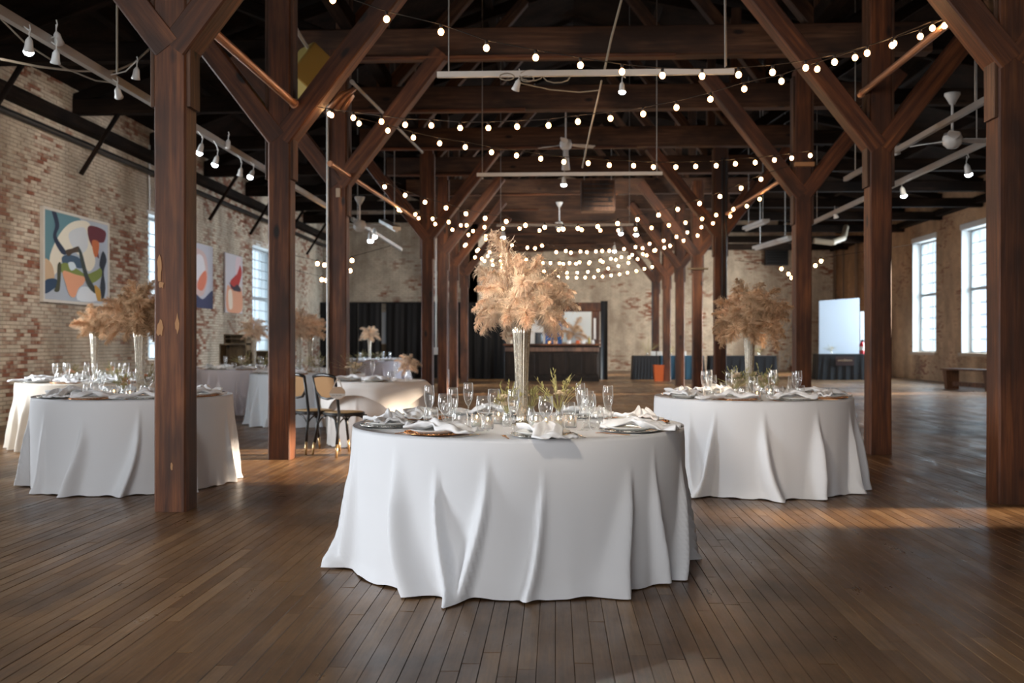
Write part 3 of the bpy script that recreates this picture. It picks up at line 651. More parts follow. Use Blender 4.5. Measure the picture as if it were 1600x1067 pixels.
# hanging heater boxes
def heater(c, w_, h_, dd, rot, lab, mt=M_YELLOW):
    T = thing('unit_heater', lab, 'heater', c, rot)
    m = MB(); m.box((-w_/2, -dd/2, 0), (w_/2, dd/2, h_), .01); put('casing', m.mesh('casing', mt), T)
    for i in range(6):
        m = MB(); z = h_*.14 + h_*.72*i/5; m.box((-w_*.42, -dd/2-.02, z-.008), (w_*.42, -dd/2+.005, z+.012)); put('louver', m.mesh('louver', M_BLACKM), T)
    for x in (-w_*.4, w_*.4):
        m = MB(); m.tube([(x, 0, h_), (x, 0, h_+.9)], .01, 6); put('hanger', m.mesh('hanger', M_STEEL), T)
    return T
heater(atp(934, 331, 23), .78, .7, .5, 0, 'boxy suspended heater hanging over the middle of the nave', M_BEAM)
T = thing('flue_duct', 'yellowed steel box hanging behind the brace of the second left post', 'duct', atp(487, 118, 12.2), .5)
m = MB(); m.box((-.26, -.2, -.26), (.26, .2, .26), .015); o = put('casing', m.mesh('casing', M_YELLOW), T, rot=(.0, .62, .2))
m = MB(); m.box((-.0, -.204, -.08), (.07, -.2, .12)); put('warning_label', m.mesh('warning_label', M_CERAM), o); 
m = MB(); m.box((.012, -.207, -.06), (.058, -.204, .10)); put('label_print', m.mesh('label_print', M_RED), o)
m = MB()
for i in range(3): m.tube([(.18+.09*i, -.12, -.42), (.34+.07*i, -.12, -.22), (.5, -.12, -.14)], .03, 10)
put('flue_pipe', m.mesh('flue_pipe', M_COPPER, smooth=True), T)
# ------------------------------------------------------------------ string lights
bm_ = MB(); bm_.sphere((0,0,0), .024, 16, 10, 1, 1, 1.12); ME_BULB = bm_.mesh('bulb', M_BULB, smooth=True)
bm_ = MB(); bm_.lathe([(.008, .02), (.013, .024), (.013, .055), (.006, .06)], 8, cap=True); ME_SOCK = bm_.mesh('socket', M_CABLED, smooth=True)
def z4(l, ox, oy): return [(ox + a/4, oy + b/4) for a, b in l]
def string(lab, P, Q, pts, ends=(), sock=True, sc=1.0):
    T = thing('string_light', lab, 'string lights', (0,0,0), 0, 'string lights across the nave')
    pts = sorted(pts); pos = [onplane(x, y, P, Q) for x, y in pts]
    T.location = pos[0]; o0 = pos[0]
    cord = [p + Vector((0,0,.06)) - o0 for p in pos]
    if len(ends) > 0 and ends[0]: cord = [onplane(*ends[0], P, Q) - o0] + cord
    if len(ends) > 1 and ends[1]: cord.append(onplane(*ends[1], P, Q) - o0)
    if not ends:
        cord = [Vector((P[0], P[1], pos[0].z + .22)) - o0] + cord + [Vector((Q[0], Q[1], pos[-1].z + .22)) - o0]
    m = MB(); m.tube(cord, .0045, 5); put('cord', m.mesh('cord', M_CABLED), T)
    for p in pos:
        b = put('bulb', ME_BULB, T, p - o0, scale=sc)
        if sock: put('socket', ME_SOCK, b)
S1 = [(520,0),(604,30),(689,50),(760,75),(837,90),(907,102),(972,112),(1035,118),(1097,119),(1154,117),(1207,113),(1259,106),(1304,97),(1355,83),(1394,71),(1438,57),(1476,40)]
string('nearest bulb string, hanging lowest across the top of the picture', (-2.5, 7.5), (3.3, 8.55), S1, ((430, -45), (1490, 30)))
S2 = [(474,171),(518,180),(552,184),(596,190),(633,195),(674,196),(719,200),(763,200),(808,198),(857,196),(903,190),(954,185),(1005,178),(1057,168),(1110,155),(1163,139),(1221,127),(1277,108),(1336,90),(1397,68),(1457,44)]
string('bulb string from the second left post rising to the nearest right post', (-2.65, 10.4), (3.3, 8.7), S2, ((466, 165), (1488, 32)))
S3 = [(482,172),(515,178),(561,193),(606,204),(646,215),(687,224),(727,230),(768,238),(807,243),(845,248),(881,253),(919,255),(952,258),(990,259),(1021,261),(1056,261),(1087,260),(1119,259),(1149,256),(1180,254),(1210,250),(1237,247),(1266,243)]
string('bulb string from the second left post to the orange-lit third right post', (-2.62, 10.6), (3.35, 13.2), S3, ((466, 168), (1272, 238)))
S4 = [(601,292),(633,305),(664,316),(697,325),(728,334),(758,341),(791,346),(821,352),(851,355),(880,358),(903,357),(934,354),(965,349),(996,343),(1029,336),(1059,327),(1093,318),(1125,307),(1158,294),(1189,280)]
string('bulb string sagging between the third posts of both rows', (-2.7, 13.5), (3.35, 13.5), S4, ((556, 270), (1238, 258)))
S5 = [(623,328),(649,335),(676,342),(701,347),(729,352),(757,355),(786,357),(812,357),(843,360),(873,359),(909,359),(938,360),(966,360),(993,358),(1018,356),(1045,352),(1071,348),(1097,342),(1119,336),(1146,327),(1167,322),(1187,311)]
string('bulb string behind the front pampas, just under the far light track', (-2.7, 17.5), (3.3, 16.5), S5, ((600, 318), (1210, 300)))
S6 = [(627,329),(654,341),(680,350),(707,359),(732,367),(759,374),(783,380),(824,387),(836,388),(869,394),(892,395),(917,394),(941,392),(975,389),(993,386),(1015,381),(1037,376),(1057,370),(1074,363),(1096,355),(1114,349),(1141,338)]
string('bulb string swinging low behind the pampas tip toward the post clusters', (-2.9, 19), (3.3, 19.5), S6)
S7 = [(720,352),(739,361),(759,369),(779,376),(800,383),(847,384),(884,392),(907,393),(931,393),(952,392),(1004,388),(1024,391),(1038,387),(1047,384),(1068,376),(1090,368)]
string('seventh bulb string from the camera, before the back wall', (-2.7, 23), (3.3, 22.5), S7, sc=1.15)
r7 = [(297,578),(359,575),(422,571),(486,570),(553,560),(618,549),(683,539),(751,525),(818,520)]
string('upper bulb string of the last four against the back brick wall', (-2.7, 25.5), (3.3, 25.5), z4(r7, 800, 267) + [(728,382),(747,390),(765,394),(783,399),(822,406),(848,411)], sc=1.2)
r8 = [(320,580),(400,580),(481,577),(567,568),(649,555),(732,541),(785,551),(842,528),(888,498)]
string('second bulb string of the last four against the back brick wall', (-2.7, 27), (3.3, 26), z4(r8, 800, 267) + [(726,384),(745,392),(762,400),(782,408),(860,411)], sc=1.2)
r9 = [(270,634),(343,636),(408,636),(474,631),(539,622),(601,610),(665,594),(727,575)]
string('third bulb string of the last four against the back brick wall', (-2.7, 29), (3.3, 29), z4(r9, 800, 267) + [(742,402),(753,404),(769,407),(784,412),(850,424)], sc=1.3)
r10 = [(290,662),(346,666),(403,667),(457,666),(513,664),(566,660),(620,653),(672,646),(722,636),(777,625),(827,612),(876,600)]
string('lowest and farthest bulb string against the back brick wall', (-2.7, 32), (3.3, 31.5), z4(r10, 800, 267) + [(757,408),(770,414),(784,418),(856,431)], sc=1.35)
string('short bulb string right of the farther right pampas', (3.5, 19.6), (6.4, 17), [(1221,420),(1232,428),(1237,434),(1274,415),(1283,408)], sc=1.2)
string('pair of pear-shaped bulbs hanging left of the third post, upper', (-5.5, 20), (-4.5, 20), [(496,412),(507,414)], sc=1.5)
string('pair of pear-shaped bulbs hanging left of the third post, lower', (-5.5, 20.5), (-4.5, 20.5), [(503,437),(510,438)], sc=1.5)
string('two bulbs at the right edge of the third left post', (-3.5, 15), (-2.5, 15), [(550,407),(547,423)], sc=1.2)

# ------------------------------------------------------------------ tables and cloths
ZTAB = .76
def cloth_mesh(R, seed, mt, n=420, drop=ZTAB, nf=13, flare=.03, amp=.085, top=True):
    r = random.Random(seed); folds = []
    a = r.uniform(0, .5)
    while a < 2*PI:
        folds.append((a, r.uniform(.05, .13), r.uniform(.5, 1.25), r.uniform(-.16, .16), r.uniform(.0, .2), r.choice((-1, 1)))); a += 2*PI/nf * r.uniform(.55, 1.5)
    ripples = [(r.uniform(0, 6.28), r.randrange(26, 44), r.uniform(.2, .5)) for _ in range(3)]
    m = MB(); rs = []
    def fold(th, t):
        s = 0
        for c, w_, A, sl, ts, sg in folds:
            if t < ts: continue
            tt = (t-ts)/(1-ts); d = (th - c - sl*tt*tt + PI) % (2*PI) - PI
            w2 = w_*(.35 + .65*tt)
            x = d/w2 + .15*math.sin(5*tt + c*9)
            if abs(x) < 3.2:
                # asymmetric rounded ridge with a sharp lee side
                k = 1.0 if x*sg > 0 else .42
                s += A*tt**.9*math.exp(-(x/k)**2*1.3) 
        return s
    rows = 34
    for i in range(7):   # top, crisp centre to the rim
        q = i/6.0; rr = R*(.02 + .975*q)
        rs.append([(rr*math.cos(2*PI*j/n), rr*math.sin(2*PI*j/n), drop + .0015) for j in range(n)])
    for i in range(rows+1):
        t = i/rows; ring = []
        for j in range(n):
            th = 2*PI*j/n; f = fold(th, t); f -= .22*t
            rip = sum(A*math.sin(k*th + p) for p, k, A in ripples)
            rr = R + .004*min(1, t*12) + flare*t + amp*f*min(1, t*2.2)*1.25 + .004*rip*t*t
            z = drop*(1 - t) - .004*min(1, t*20) + .012
            if t > .8: rr += (t-.8)/.2 * .018*math.sin(9*th + seed) * (1 if f > 0 else .3)
            z += .010*(1-abs(2*t-1))*0
            if t > .93: z = max(.006, z + .006*math.sin(23*th + seed)); rr += .02*(t-.93)/.07*max(0, math.sin(5*th+seed*2))
            ring.append((rr*math.cos(th), rr*math.sin(th), z))
        rs.append(ring)
    m.rings(rs, cap=False); m.face([j for j in range(n)])
    me = m.mesh('tablecloth', mt, smooth=True); return me
def round_table(p, R, lab):
    T = thing('banquet_table', 'round folding table hidden under ' + lab, 'table', (p.x, p.y, 0), 0)
    m = MB(); m.lathe([(.02, ZTAB-.03), (R-.025, ZTAB-.03), (R-.012, ZTAB-.015), (R-.025, ZTAB-.003), (.02, ZTAB-.003)], 48, cap=True); put('tabletop', m.mesh('tabletop', M_CRATE), T)
    for k in range(4):
        a = PI/4 + k*PI/2; m = MB(); m.tube([(R*.55*math.cos(a), R*.55*math.sin(a), ZTAB-.03), (R*.62*math.cos(a), R*.62*math.sin(a), 0)], .014, 8); put('leg', m.mesh('leg', M_BLACKM), T)
TABLES = [ # key, centre px, depth, R, material, label bits, seed, start angle of settings
 ('T1', 809.5, 5.67, .93, M_CLOTH, 'the white cloth of the front centre table', 'front table', 4, -78),
 ('T2', 211, 8.78, .83, M_CLOTH, 'the cool white cloth of the near left table', 'near left table', 9, -100),
 ('T3', 1175, 8.62, .835, M_CLOTH, 'the white cloth of the right table', 'right table', 21, -112),
 ('T4', 143, 11.95, .83, M_IVORY, 'the ivory cloth of the table by the left wall', 'ivory wall table', 5, -90),
 ('T5', 392, 17.7, .92, M_GREYC, 'the grey-white cloth of the table before the crates', 'crate-side table', 6, -80),
 ('T6', 481, 15.2, .86, M_BLUEC, 'the pale blue-white cloth of the table behind the second post', 'second-post table', 8, -90),
 ('T7', 587, 25.6, .85, M_GREYC, 'the lilac-grey cloth of the farthest table by the drapes', 'farthest table', 14, -90),
]
CLAB = {'T1': 'floor-length white tablecloth with deep folds on the front centre table', 'T2': 'floor-length white tablecloth on the near left table, half behind the nearest post', 'T3': 'floor-length white tablecloth on the round table at right',
        'T4': 'ivory tablecloth on the round table beside the left brick wall', 'T5': 'grey-white tablecloth on the far table in front of the crates', 'T6': 'pale bluish white tablecloth behind the second post', 'T7': 'lilac-grey tablecloth of the farthest table by the black drapes'}
TC = {}
for key, px, d, R, mt, l1, l2, seed, st in TABLES:
    p = atd(px, d); TC[key] = (p, R, l2, st); round_table(p, R, l1)
    o = put('tablecloth', cloth_mesh(R, seed, mt, nf=19 if key == 'T1' else 17, amp=.105), None, (p.x, p.y, 0)); tag(o, CLAB[key], 'tablecloth', 'floor-length round tablecloths')

# tableware meshes
def lmesh(name, prof, mt, n=28, **kw):
    m = MB(); m.lathe(prof, n, **kw); return m.mesh(name, mt, smooth=True)
def charger(mt, nm):
    m = MB(); R = .165
    m.lathe([(.002, .004), (.10, .004), (.115, .008), (.15, .013), (R, .015), (R+.003, .012), (R-.01, .008), (.11, .001), (.002, .001)], 40, cap=True)
    for k in range(40):
        a = 2*PI*k/40; m.sphere(((R-.006)*math.cos(a), (R-.006)*math.sin(a), .0155), .006, 6, 3, 1, 1, .7)
    return m.mesh(nm, mt, smooth=True)
ME_CHG = charger(M_GOLD, 'charger'); ME_CHS = charger(M_SILVER, 'charger')
ME_PLATE = lmesh('plate', [(.002, .006), (.085, .006), (.10, .010), (.132, .019), (.136, .021), (.134, .017), (.10, .004), (.09, 0), (.002, 0)], M_CERAM, 40, cap=True)
def napkin(seed, tail):
    r = random.Random(seed); m = MB(); NU, NV = 34, 12; L = .36 + tail
    ph = [r.uniform(0, 6) for _ in range(6)]; rs = []
    grid = []
    for i in range(NU+1):
        u = i/NU; x = -.15 + L*u; row = []
        knot = math.exp(-((u-.42)/.09)**2)
        wd = .075*(1 - .62*knot) * (1 + .35*abs(u-.42))
        for j in range(NV+1):
            v = j/NV*2 - 1; y = v*wd + .018*math.sin(7*u + ph[0]); y += .01*math.sin(15*u+ph[1]+v)
            h = .012 + .010*math.sin(5*v + 9*u + ph[2]) + .008*math.sin(11*v - 6*u + ph[3]) + .034*knot*(1-.5*v*v) + .006*math.sin(17*u+ph[4])
            h += .018 if abs(x) < .15 else .018*max(0, 1-(abs(x)-.15)/.03)
            row.append((x, y, max(.004, h) - (0 if x < .17 else .002)))
        grid.append(row)
    b = len(m.v)
    for row in grid: m.v += row
    for row in grid: m.v += [(x, y, max(.001, z-.012)) for x, y, z in row]
    W = NV+1; K = (NU+1)*W
    for i in range(NU):
        for j in range(NV):
            a = i*W+j; m.face([a, a+1, a+W+1, a+W]); m.face([K+a, K+a+W, K+a+W+1, K+a+1])
    for i in range(NU): m.face([i*W, (i+1)*W, K+(i+1)*W, K+i*W]); q = i*W+NV; m.face([q, K+q, K+q+W, q+W])
    for j in range(NV): m.face([j, K+j, K+j+1, j+1]); q = NU*W+j; m.face([q, q+1, K+q+1, K+q])
    return m.mesh('napkin', M_NAP, smooth=True)
NAPS = [napkin(1, .02), napkin(2, .10), napkin(3, .05), napkin(4, .12)]
# glasses
bowl_f = [(.003, .085), (.016, .10), (.026, .13), (.030, .17), (.0275, .215), (.0262, .225), (.0252, .2255)]
stem_f = [(.012, .003), (.005, .012), (.0042, .03), (.0042, .07), (.006, .086)]; foot_f = [(.001, .0), (.033, .0), (.034, .0015), (.02, .003), (.006, .008)]
ME_FB, ME_FS, ME_FF = lmesh('bowl', bowl_f, M_GLASS, 20), lmesh('stem', stem_f, M_GLASS, 10), lmesh('foot', foot_f, M_GLASS, 20)
m = MB(); m.lathe(bowl_f, 12); m.lathe(stem_f, 6); m.lathe(foot_f, 12); ME_FLUTE = m.mesh('champagne_flute', M_GLASS, smooth=True)
ME_TUMB = lmesh('tumbler', [(.002, .0), (.03, .0), (.038, .012), (.043, .045), (.040, .085), (.0365, .105), (.0354, .1056)], M_GLASS, 22)
ME_WATER = lmesh('water_goblet', [(.001, 0), (.032, 0), (.033, .002), (.006, .01), (.0045, .06), (.012, .072), (.034, .10), (.040, .13), (.035, .185), (.034, .1856)], M_GLASS, 22)
m = MB()
def prongs(m):
    m.bar((0, -.10, .003), (0, .02, .004), .008, .003); m.bar((0, .02, .004), (0, .045, .006), .020, .003)
    for k in range(4): m.bar((-.0085+.0057*k, .045, .006), (-.0085+.0057*k, .095, .003), .003, .002)
prongs(m); ME_FORK = m.mesh('fork', M_GOLD)
m = MB(); m.bar((0, -.11, .003), (0, .0, .003), .011, .005); m.bar((0, .0, .003), (0, .11, .003), .015, .002); ME_KNIFE = m.mesh('knife', M_SILVER)
POSN = ['near edge', 'near right', 'right', 'far right', 'far edge', 'far left', 'left', 'near left']
for key, (p, R, l2, st) in TC.items():
    for k in range(8):
        a = math.radians(st + 45*k); r = random.Random(k*7 + ord(key[1])); rr = R - .205
        nm = POSN[int(round(((math.degrees(a) + 90) % 360)/45)) % 8]
        c = Vector((p.x + rr*math.cos(a), p.y + rr*math.sin(a), ZTAB + .002)); rz = a - PI/2
        gold = k % 2 == 1 if key == 'T1' else k % 2 == 0
        if key == 'T1': gold = k in (7, 2, 5)
        tag(put('charger', ME_CHG if gold else ME_CHS, None, c, (0,0,rz)), '%s beaded charger plate at the %s of the %s' % ('copper gold' if gold else 'silver', nm, l2), 'plate', 'chargers on the ' + l2)
        tag(put('plate', ME_PLATE, None, c + Vector((0,0,.0095)), (0,0,rz)), 'white dinner plate on the %s charger at the %s of the %s' % ('gold' if gold else 'silver', nm, l2), 'plate', 'dinner plates on the ' + l2)
        na = rz + r.choice((0, PI)) + r.uniform(-.7, .7)
        if key == 'T1' and k == 0: na = -PI/2 + .25
        if key == 'T1' and k == 1: na = -.35
        tag(put('napkin', NAPS[(k + ord(key[1])) % 4], None, c + Vector((0,0,.018)), (0,0,na)), 'knotted white napkin on the plate at the %s of the %s' % (nm, l2), 'napkin', 'napkins on the ' + l2)
        dirr = Vector((math.cos(a), math.sin(a), 0)); tang = Vector((-dirr.y, dirr.x, 0))
        def tp(ir, tt): q = Vector((p.x, p.y, ZTAB+.002)) + dirr*ir + tang*tt; return q
        # flute
        q = tp(rr - .245 + r.uniform(-.02, .02), -.10 + r.uniform(-.03, .03)); lb = 'champagne flute at the %s setting of the %s' % (nm, l2)
        if key in ('T1', 'T2', 'T3'):
            T_ = thing('champagne_flute', lb, 'glass', q, 0, 'champagne flutes on the ' + l2); put('bowl', ME_FB, T_); put('stem', ME_FS, T_); put('foot', ME_FF, T_)
        else: tag(put('champagne_flute', ME_FLUTE, None, q), lb, 'glass', 'champagne flutes on the ' + l2)
        q = tp(rr - .225 + r.uniform(-.02, .02), .0 + r.uniform(-.02, .02))
        tag(put('tumbler', ME_TUMB, None, q), 'stemless glass at the %s setting of the %s' % (nm, l2), 'glass', 'stemless glasses on the ' + l2)
        if key in ('T1', 'T2', 'T3') and k % 2 == 0 or key == 'T1' and k in (1, 7):
            q = tp(rr - .30, .075)
            tag(put('water_goblet', ME_WATER, None, q), 'stemmed water glass at the %s setting of the %s' % (nm, l2), 'glass', 'water glasses on the ' + l2)
        if key in ('T1', 'T2', 'T3'):
            tag(put('fork', ME_FORK, None, tp(rr, -.19), (0,0,rz+PI)), 'gold fork at the %s setting of the %s' % (nm, l2), 'fork', 'forks on the ' + l2)
            tag(put('knife', ME_KNIFE, None, tp(rr, .19), (0,0,rz+PI)), 'knife at the %s setting of the %s' % (nm, l2), 'knife', 'knives on the ' + l2)

# ------------------------------------------------------------------ vases and pampas
def vase_mesh():
    m = MB(); pr = [(.062, .0), (.058, .006), (.034, .016), (.028, .03), (.030, .06), (.034, .2), (.041, .38), (.050, .52), (.058, .60), (.0565, .60), (.0485, .52), (.040, .38), (.033, .2), (.026, .06), (.002, .05)]
    m.lathe(pr, 72, flute=16, famp=.05); m.face([j for j in reversed(range(72))])
    return m.mesh('tall_vase', M_VASE, smooth=True)
ME_TALL = vase_mesh()
def plume(seed, L=.30, W=.05, ns=430, mt=M_PAMP, droop=.5):
    r = random.Random(seed); m = MB()
    def sp(t): return Vector((droop*L*.5*t*t, .02*math.sin(3*t+seed), L*t*(1-.16*droop*t)))
    m.t = .1; m.tube([sp(t/6) for t in range(7)], .0022, 4, r1=.0008)
    m.tube([(0,0,-.16), (0,0,0)], .002, 4)
    nc = ns // 9
    for i in range(nc):
        t = ((i + r.random())/nc)**.9; p = sp(t*.98 + .02); az = i*2.4 + r.uniform(-.5, .5)
        prof = math.sin(PI*min(1, (t*.86+.12)))**.7; lc = W*1.35*prof*r.uniform(.75, 1.3) + .014
        out = Vector((math.cos(az), math.sin(az), 0)); tan = (sp(min(1, t+.05)) - sp(max(0, t-.05))).normalized()
        dc = (out*r.uniform(.45, .8) + tan*r.uniform(.7, 1.2)).normalized(); tc = r.uniform(.0, 1)
        for k_ in range(9):
            d = (dc + Vector((r.gauss(0, .16), r.gauss(0, .16), r.gauss(0, .16)))).normalized(); l = lc*r.uniform(.55, 1.15)
            side = d.cross(tan).normalized() if d.cross(tan).length > .01 else Vector((1,0,0)); p_ = p + tan*r.uniform(-.006, .006)
            q = [p_, p_ + d*l*.5, p_ + d*l*.85 + Vector((.0, 0, -.22*l)) + out*l*.10, p_ + d*l*1.08 + Vector((0,0,-.62*l)) + out*l*.2]
            w_ = r.uniform(.0010, .0023); m.t = min(1, max(0, .10 + .35*tc + .6*(l/(W*1.35)) * r.uniform(.5, 1.1)))
            b = len(m.v)
            for a_, k in zip(q, (.6, 1.25, 1.1, .2)): m.v += [tuple(a_ - side*w_*k), tuple(a_ + side*w_*k)]
            for k in range(3): m.face([b+2*k, b+2*k+1, b+2*k+3, b+2*k+2])
            for k in (1, 2):
                a_ = q[k]; h = (d + Vector((r.uniform(-1,1), r.uniform(-1,1), r.uniform(-1.2,.4)))*.7).normalized()*l*.22
                m.add([a_ - tan*w_*.8, a_ + tan*w_*.8, a_ + h], [(0, 1, 2)])
    return m.mesh('plume', mt, tone=True)
PL_A = [plume(i, .29, .052, 560, M_PAMP, (.5, 1.1, 1.45, 1.3)[i]) for i in range(4)]
PL_B = [plume(10+i, .27, .05, 420, M_PAMPB, (.4, .75, 1.1)[i]) for i in range(3)]
PL_C = [plume(20+i, .26, .055, 300, M_PAMP, (.4, .8, 1.0)[i]) for i in range(3)]
def bouquet(p, z, seed, lab, meshes, n=40, spread=1.0, tall=1.0, sc=1.0, extra=(), emin=-6):
    T = thing('pampas_bouquet', lab, 'dried grass', (p.x, p.y, z), 0, 'pampas bouquets in tall vases'); r = random.Random(seed)
    ga = 2.39996
    lst = []
    for i in range(n):
        q = (i + .5)/n; el = math.radians(84 - (84-emin)*q**.85) + r.uniform(-.12, .12); az = i*ga + r.uniform(-.3, .3)
        if math.sin(az) < -.45 and n > 50: el = max(el, .30)
        lst.append((el, az, 1.0, None))
    for e in extra: lst.append(e + (1,))
    for el, az, s, fx in lst:
        d = Vector((math.cos(el)*math.cos(az), math.cos(el)*math.sin(az), math.sin(el)))
        up = max(0, math.sin(el)); k = r.uniform(.82, 1.12)*sc*s*(1 + .18*up*(tall-.5)) 
        base = Vector((0, 0, .10)) + Vector((d.x*.05*spread, d.y*.05*spread, d.z*.08*tall)); base *= sc
        # droop plane: local +X should point outward-down
        hz = Vector((math.cos(az), math.sin(az), 0)); zax = d; xax = (hz*.3 + Vector((0,0,-1))); xax = (xax - zax*xax.dot(zax)).normalized()
        if up > .9 and fx is None: xax = (hz - zax*hz.dot(zax)).normalized()
        yax = zax.cross(xax)
        o = put('plume', meshes[0] if (fx is not None and el > .8) or el > 1.25 else r.choice(meshes[1:]), T); M_ = Matrix((xax, yax, zax)).transposed().to_4x4(); o.matrix_local = Matrix.Translation(base) @ M_ @ Matrix.Scale(k, 4)
    return T
VL = {'T1': 'on the front table', 'T2': 'on the near left table', 'T3': 'on the right table', 'T4': 'on the ivory wall table', 'T5': 'on the table before the crates', 'T6': 'on the table behind the second post', 'T7': 'on the farthest table'}
VP_ = {'T1': 815, 'T2': 219, 'T3': 1171, 'T4': 147.5, 'T5': 397, 'T6': 467, 'T7': 577.5}
for key, px in VP_.items():
    p0, R, l2, st = TC[key]; d = (p0 - C0).dot(FW); p = atd(px, d)
    tag(put('tall_vase', ME_TALL, None, (p.x, p.y, ZTAB+.002)), 'tall fluted mercury glass vase ' + VL[key], 'vase', 'tall fluted vases')
    zt = ZTAB + (.585 if key == 'T1' else .53)
    if key == 'T1': bouquet(p, zt, 3, 'large cream pampas bouquet in the tall vase ' + VL[key], PL_A, 58, 1.0, .9, .84, emin=-12, extra=((1.42, PI*.97, 1.6), (.95, .15, 1.4), (.50, .0, 1.1), (.45, PI, 1.0), (.9, PI*.9, 1.2)))
    elif key in ('T2', 'T3'): bouquet(p, zt, 5 if key == 'T2' else 12, ('golden brown' if key == 'T2' else 'tan') + ' pampas bouquet in the tall vase ' + VL[key], PL_B, 40, 1.15, 1.0, 1.05)
    else: bouquet(p, zt, ord(key[1]), 'pale pampas bouquet in the tall vase ' + VL[key], PL_C if key != 'T4' else PL_B, 20, 1.0, 1.0, .92 if key != 'T6' else 1.1)
p = atd(485, 15.75); tag(put('tall_vase', ME_TALL, None, (p.x, p.y, ZTAB+.002)), 'tall fluted vase just right of another, between second and third posts', 'vase', 'tall fluted vases')
bouquet(p, ZTAB+.53, 33, 'pale pampas bouquet right of its twin, between second and third posts', PL_C, 18, 1, 1, .95)

# small flower arrangements
def leafmesh(m, p, d, l, w_, r):
    s = d.cross(Vector((0,0,1)));  s = s.normalized() if s.length > .01 else Vector((1,0,0))
    m.add([p, p + d*l*.5 - s*w_, p + d*l, p + d*l*.5 + s*w_], [(0,1,2,3)])
def posy(p, seed, lab, w_=.12, h=.2, blooms=7, mt=M_PETAL, jar=True, green=M_GREEN, group='small flower arrangements'):
    r = random.Random(seed); T = thing('flower_posy', lab, 'flowers', (p[0], p[1], p[2]), 0, group)
    if jar:
        m = MB(); m.lathe([(.002, 0), (.022, 0), (.027, .02), (.026, .05), (.016, .075), (.018, .09), (.0165, .09), (.0145, .075), (.024, .05), (.025, .02), (.002, .006)], 16); put('bud_vase', m.mesh('bud_vase', M_GLASS, smooth=True), T)
    z0 = .07 if jar else .02
    m = MB(); tips = []
    for i in range(26):
        az = r.uniform(0, 2*PI); el = r.uniform(.35, 1.4); L = h*r.uniform(.55, 1.1); d = Vector((math.cos(az)*math.cos(el), math.sin(az)*math.cos(el), math.sin(el))) * L
        d.x *= w_/.12; d.y *= w_/.12; a = Vector((0,0,z0)); b = a + d; mid = (a+b)/2 + Vector((0,0,.02)); m.tube([a, mid, b], .0012, 4); tips.append((mid, b, d.normalized()))
    for mid, b, d in tips[:22]:
        for k in range(7):
            q = mid.lerp(b, k/6); dd = (d + Vector((r.uniform(-1,1), r.uniform(-1,1), r.uniform(-.5,1)))*.8).normalized(); leafmesh(m, q, dd, .032*r.uniform(.6,1.2), .005, r)
    put('greenery', m.mesh('greenery', green), T)
    for k in range(blooms):
        az = r.uniform(0, 2*PI); q = r.random(); c = Vector((w_*.55*q*math.cos(az), w_*.55*q*math.sin(az), z0 + h*r.uniform(.25, .62)))
        m = MB(); R_ = .033*r.uniform(.8, 1.3)
        for layer, (el, s) in enumerate(((.15, 1), (.7, .85), (1.15, .6))):
            for j in range(7):
                a = 2*PI*j/7 + layer*.4; d = Vector((math.cos(a)*math.cos(el), math.sin(a)*math.cos(el), math.sin(el))); u = Vector((-math.sin(a), math.cos(a), 0))
                m.add([c, c + d*R_*s*.6 - u*R_*.4, c + d*R_*s*1.05 + Vector((0,0,.004)), c + d*R_*s*.6 + u*R_*.4], [(0,1,2,3)])
        m.sphere(tuple(c + Vector((0,0,.008))), R_*.28, 6, 4)
        put('bloom', m.mesh('bloom', mt), T)
    return T
def tz(px, d): q = atd(px, d, ZTAB+.002); return q
posy(tz(792, 5.55), 1, 'cream and green posy left of the vase on the front table', .11, .17, 8)
posy(tz(873, 5.75), 2, 'wispy green posy right of the vase on the front table', .12, .22, 5)
posy(tz(830, 5.95), 22, 'trailing green sprig behind the vase on the front table', .14, .14, 3)
posy(tz(193, 8.4), 3, 'peach blossom posy left of the vase on the near left table', .12, .14, 5, M_PEACH)
posy(tz(229, 8.95), 4, 'dried posy beside the post on the near left table', .12, .22, 4, M_PEACH, green=M_STEM)
posy(tz(1150, 8.5), 5, 'yellow-cream posy left of the vase on the right table', .16, .2, 9)
posy(tz(1192, 8.7), 6, 'yellow-green posy right of the vase on the right table', .16, .2, 8)
posy(tz(1205, 8.4), 7, 'small pinkish posy among glasses on the right table', .1, .13, 5, M_PEACH)
posy(tz(113, 11.9), 8, 'orange and cream posy on the ivory table, left of its vase', .12, .16, 4, M_PEACH, green=M_STEM)
posy(tz(176, 11.9), 9, 'brown dried posy on the ivory table, right of its vase', .14, .2, 3, M_PEACH)
posy(tz(384, 17.2), 10, 'cream posy on the table before the crates', .2, .26, 8)
posy(tz(413, 17.5), 11, 'pale posy near the second post on the far grey table', .16, .2, 6)
posy(tz(495, 15.5), 12, 'white and green posy between the second and third posts', .18, .22, 9)
posy(tz(565, 25.2), 13, 'small posy left of the farthest vase', .22, .22, 5)
posy(tz(590, 25.2), 14, 'small posy right of the farthest vase', .22, .22, 5)
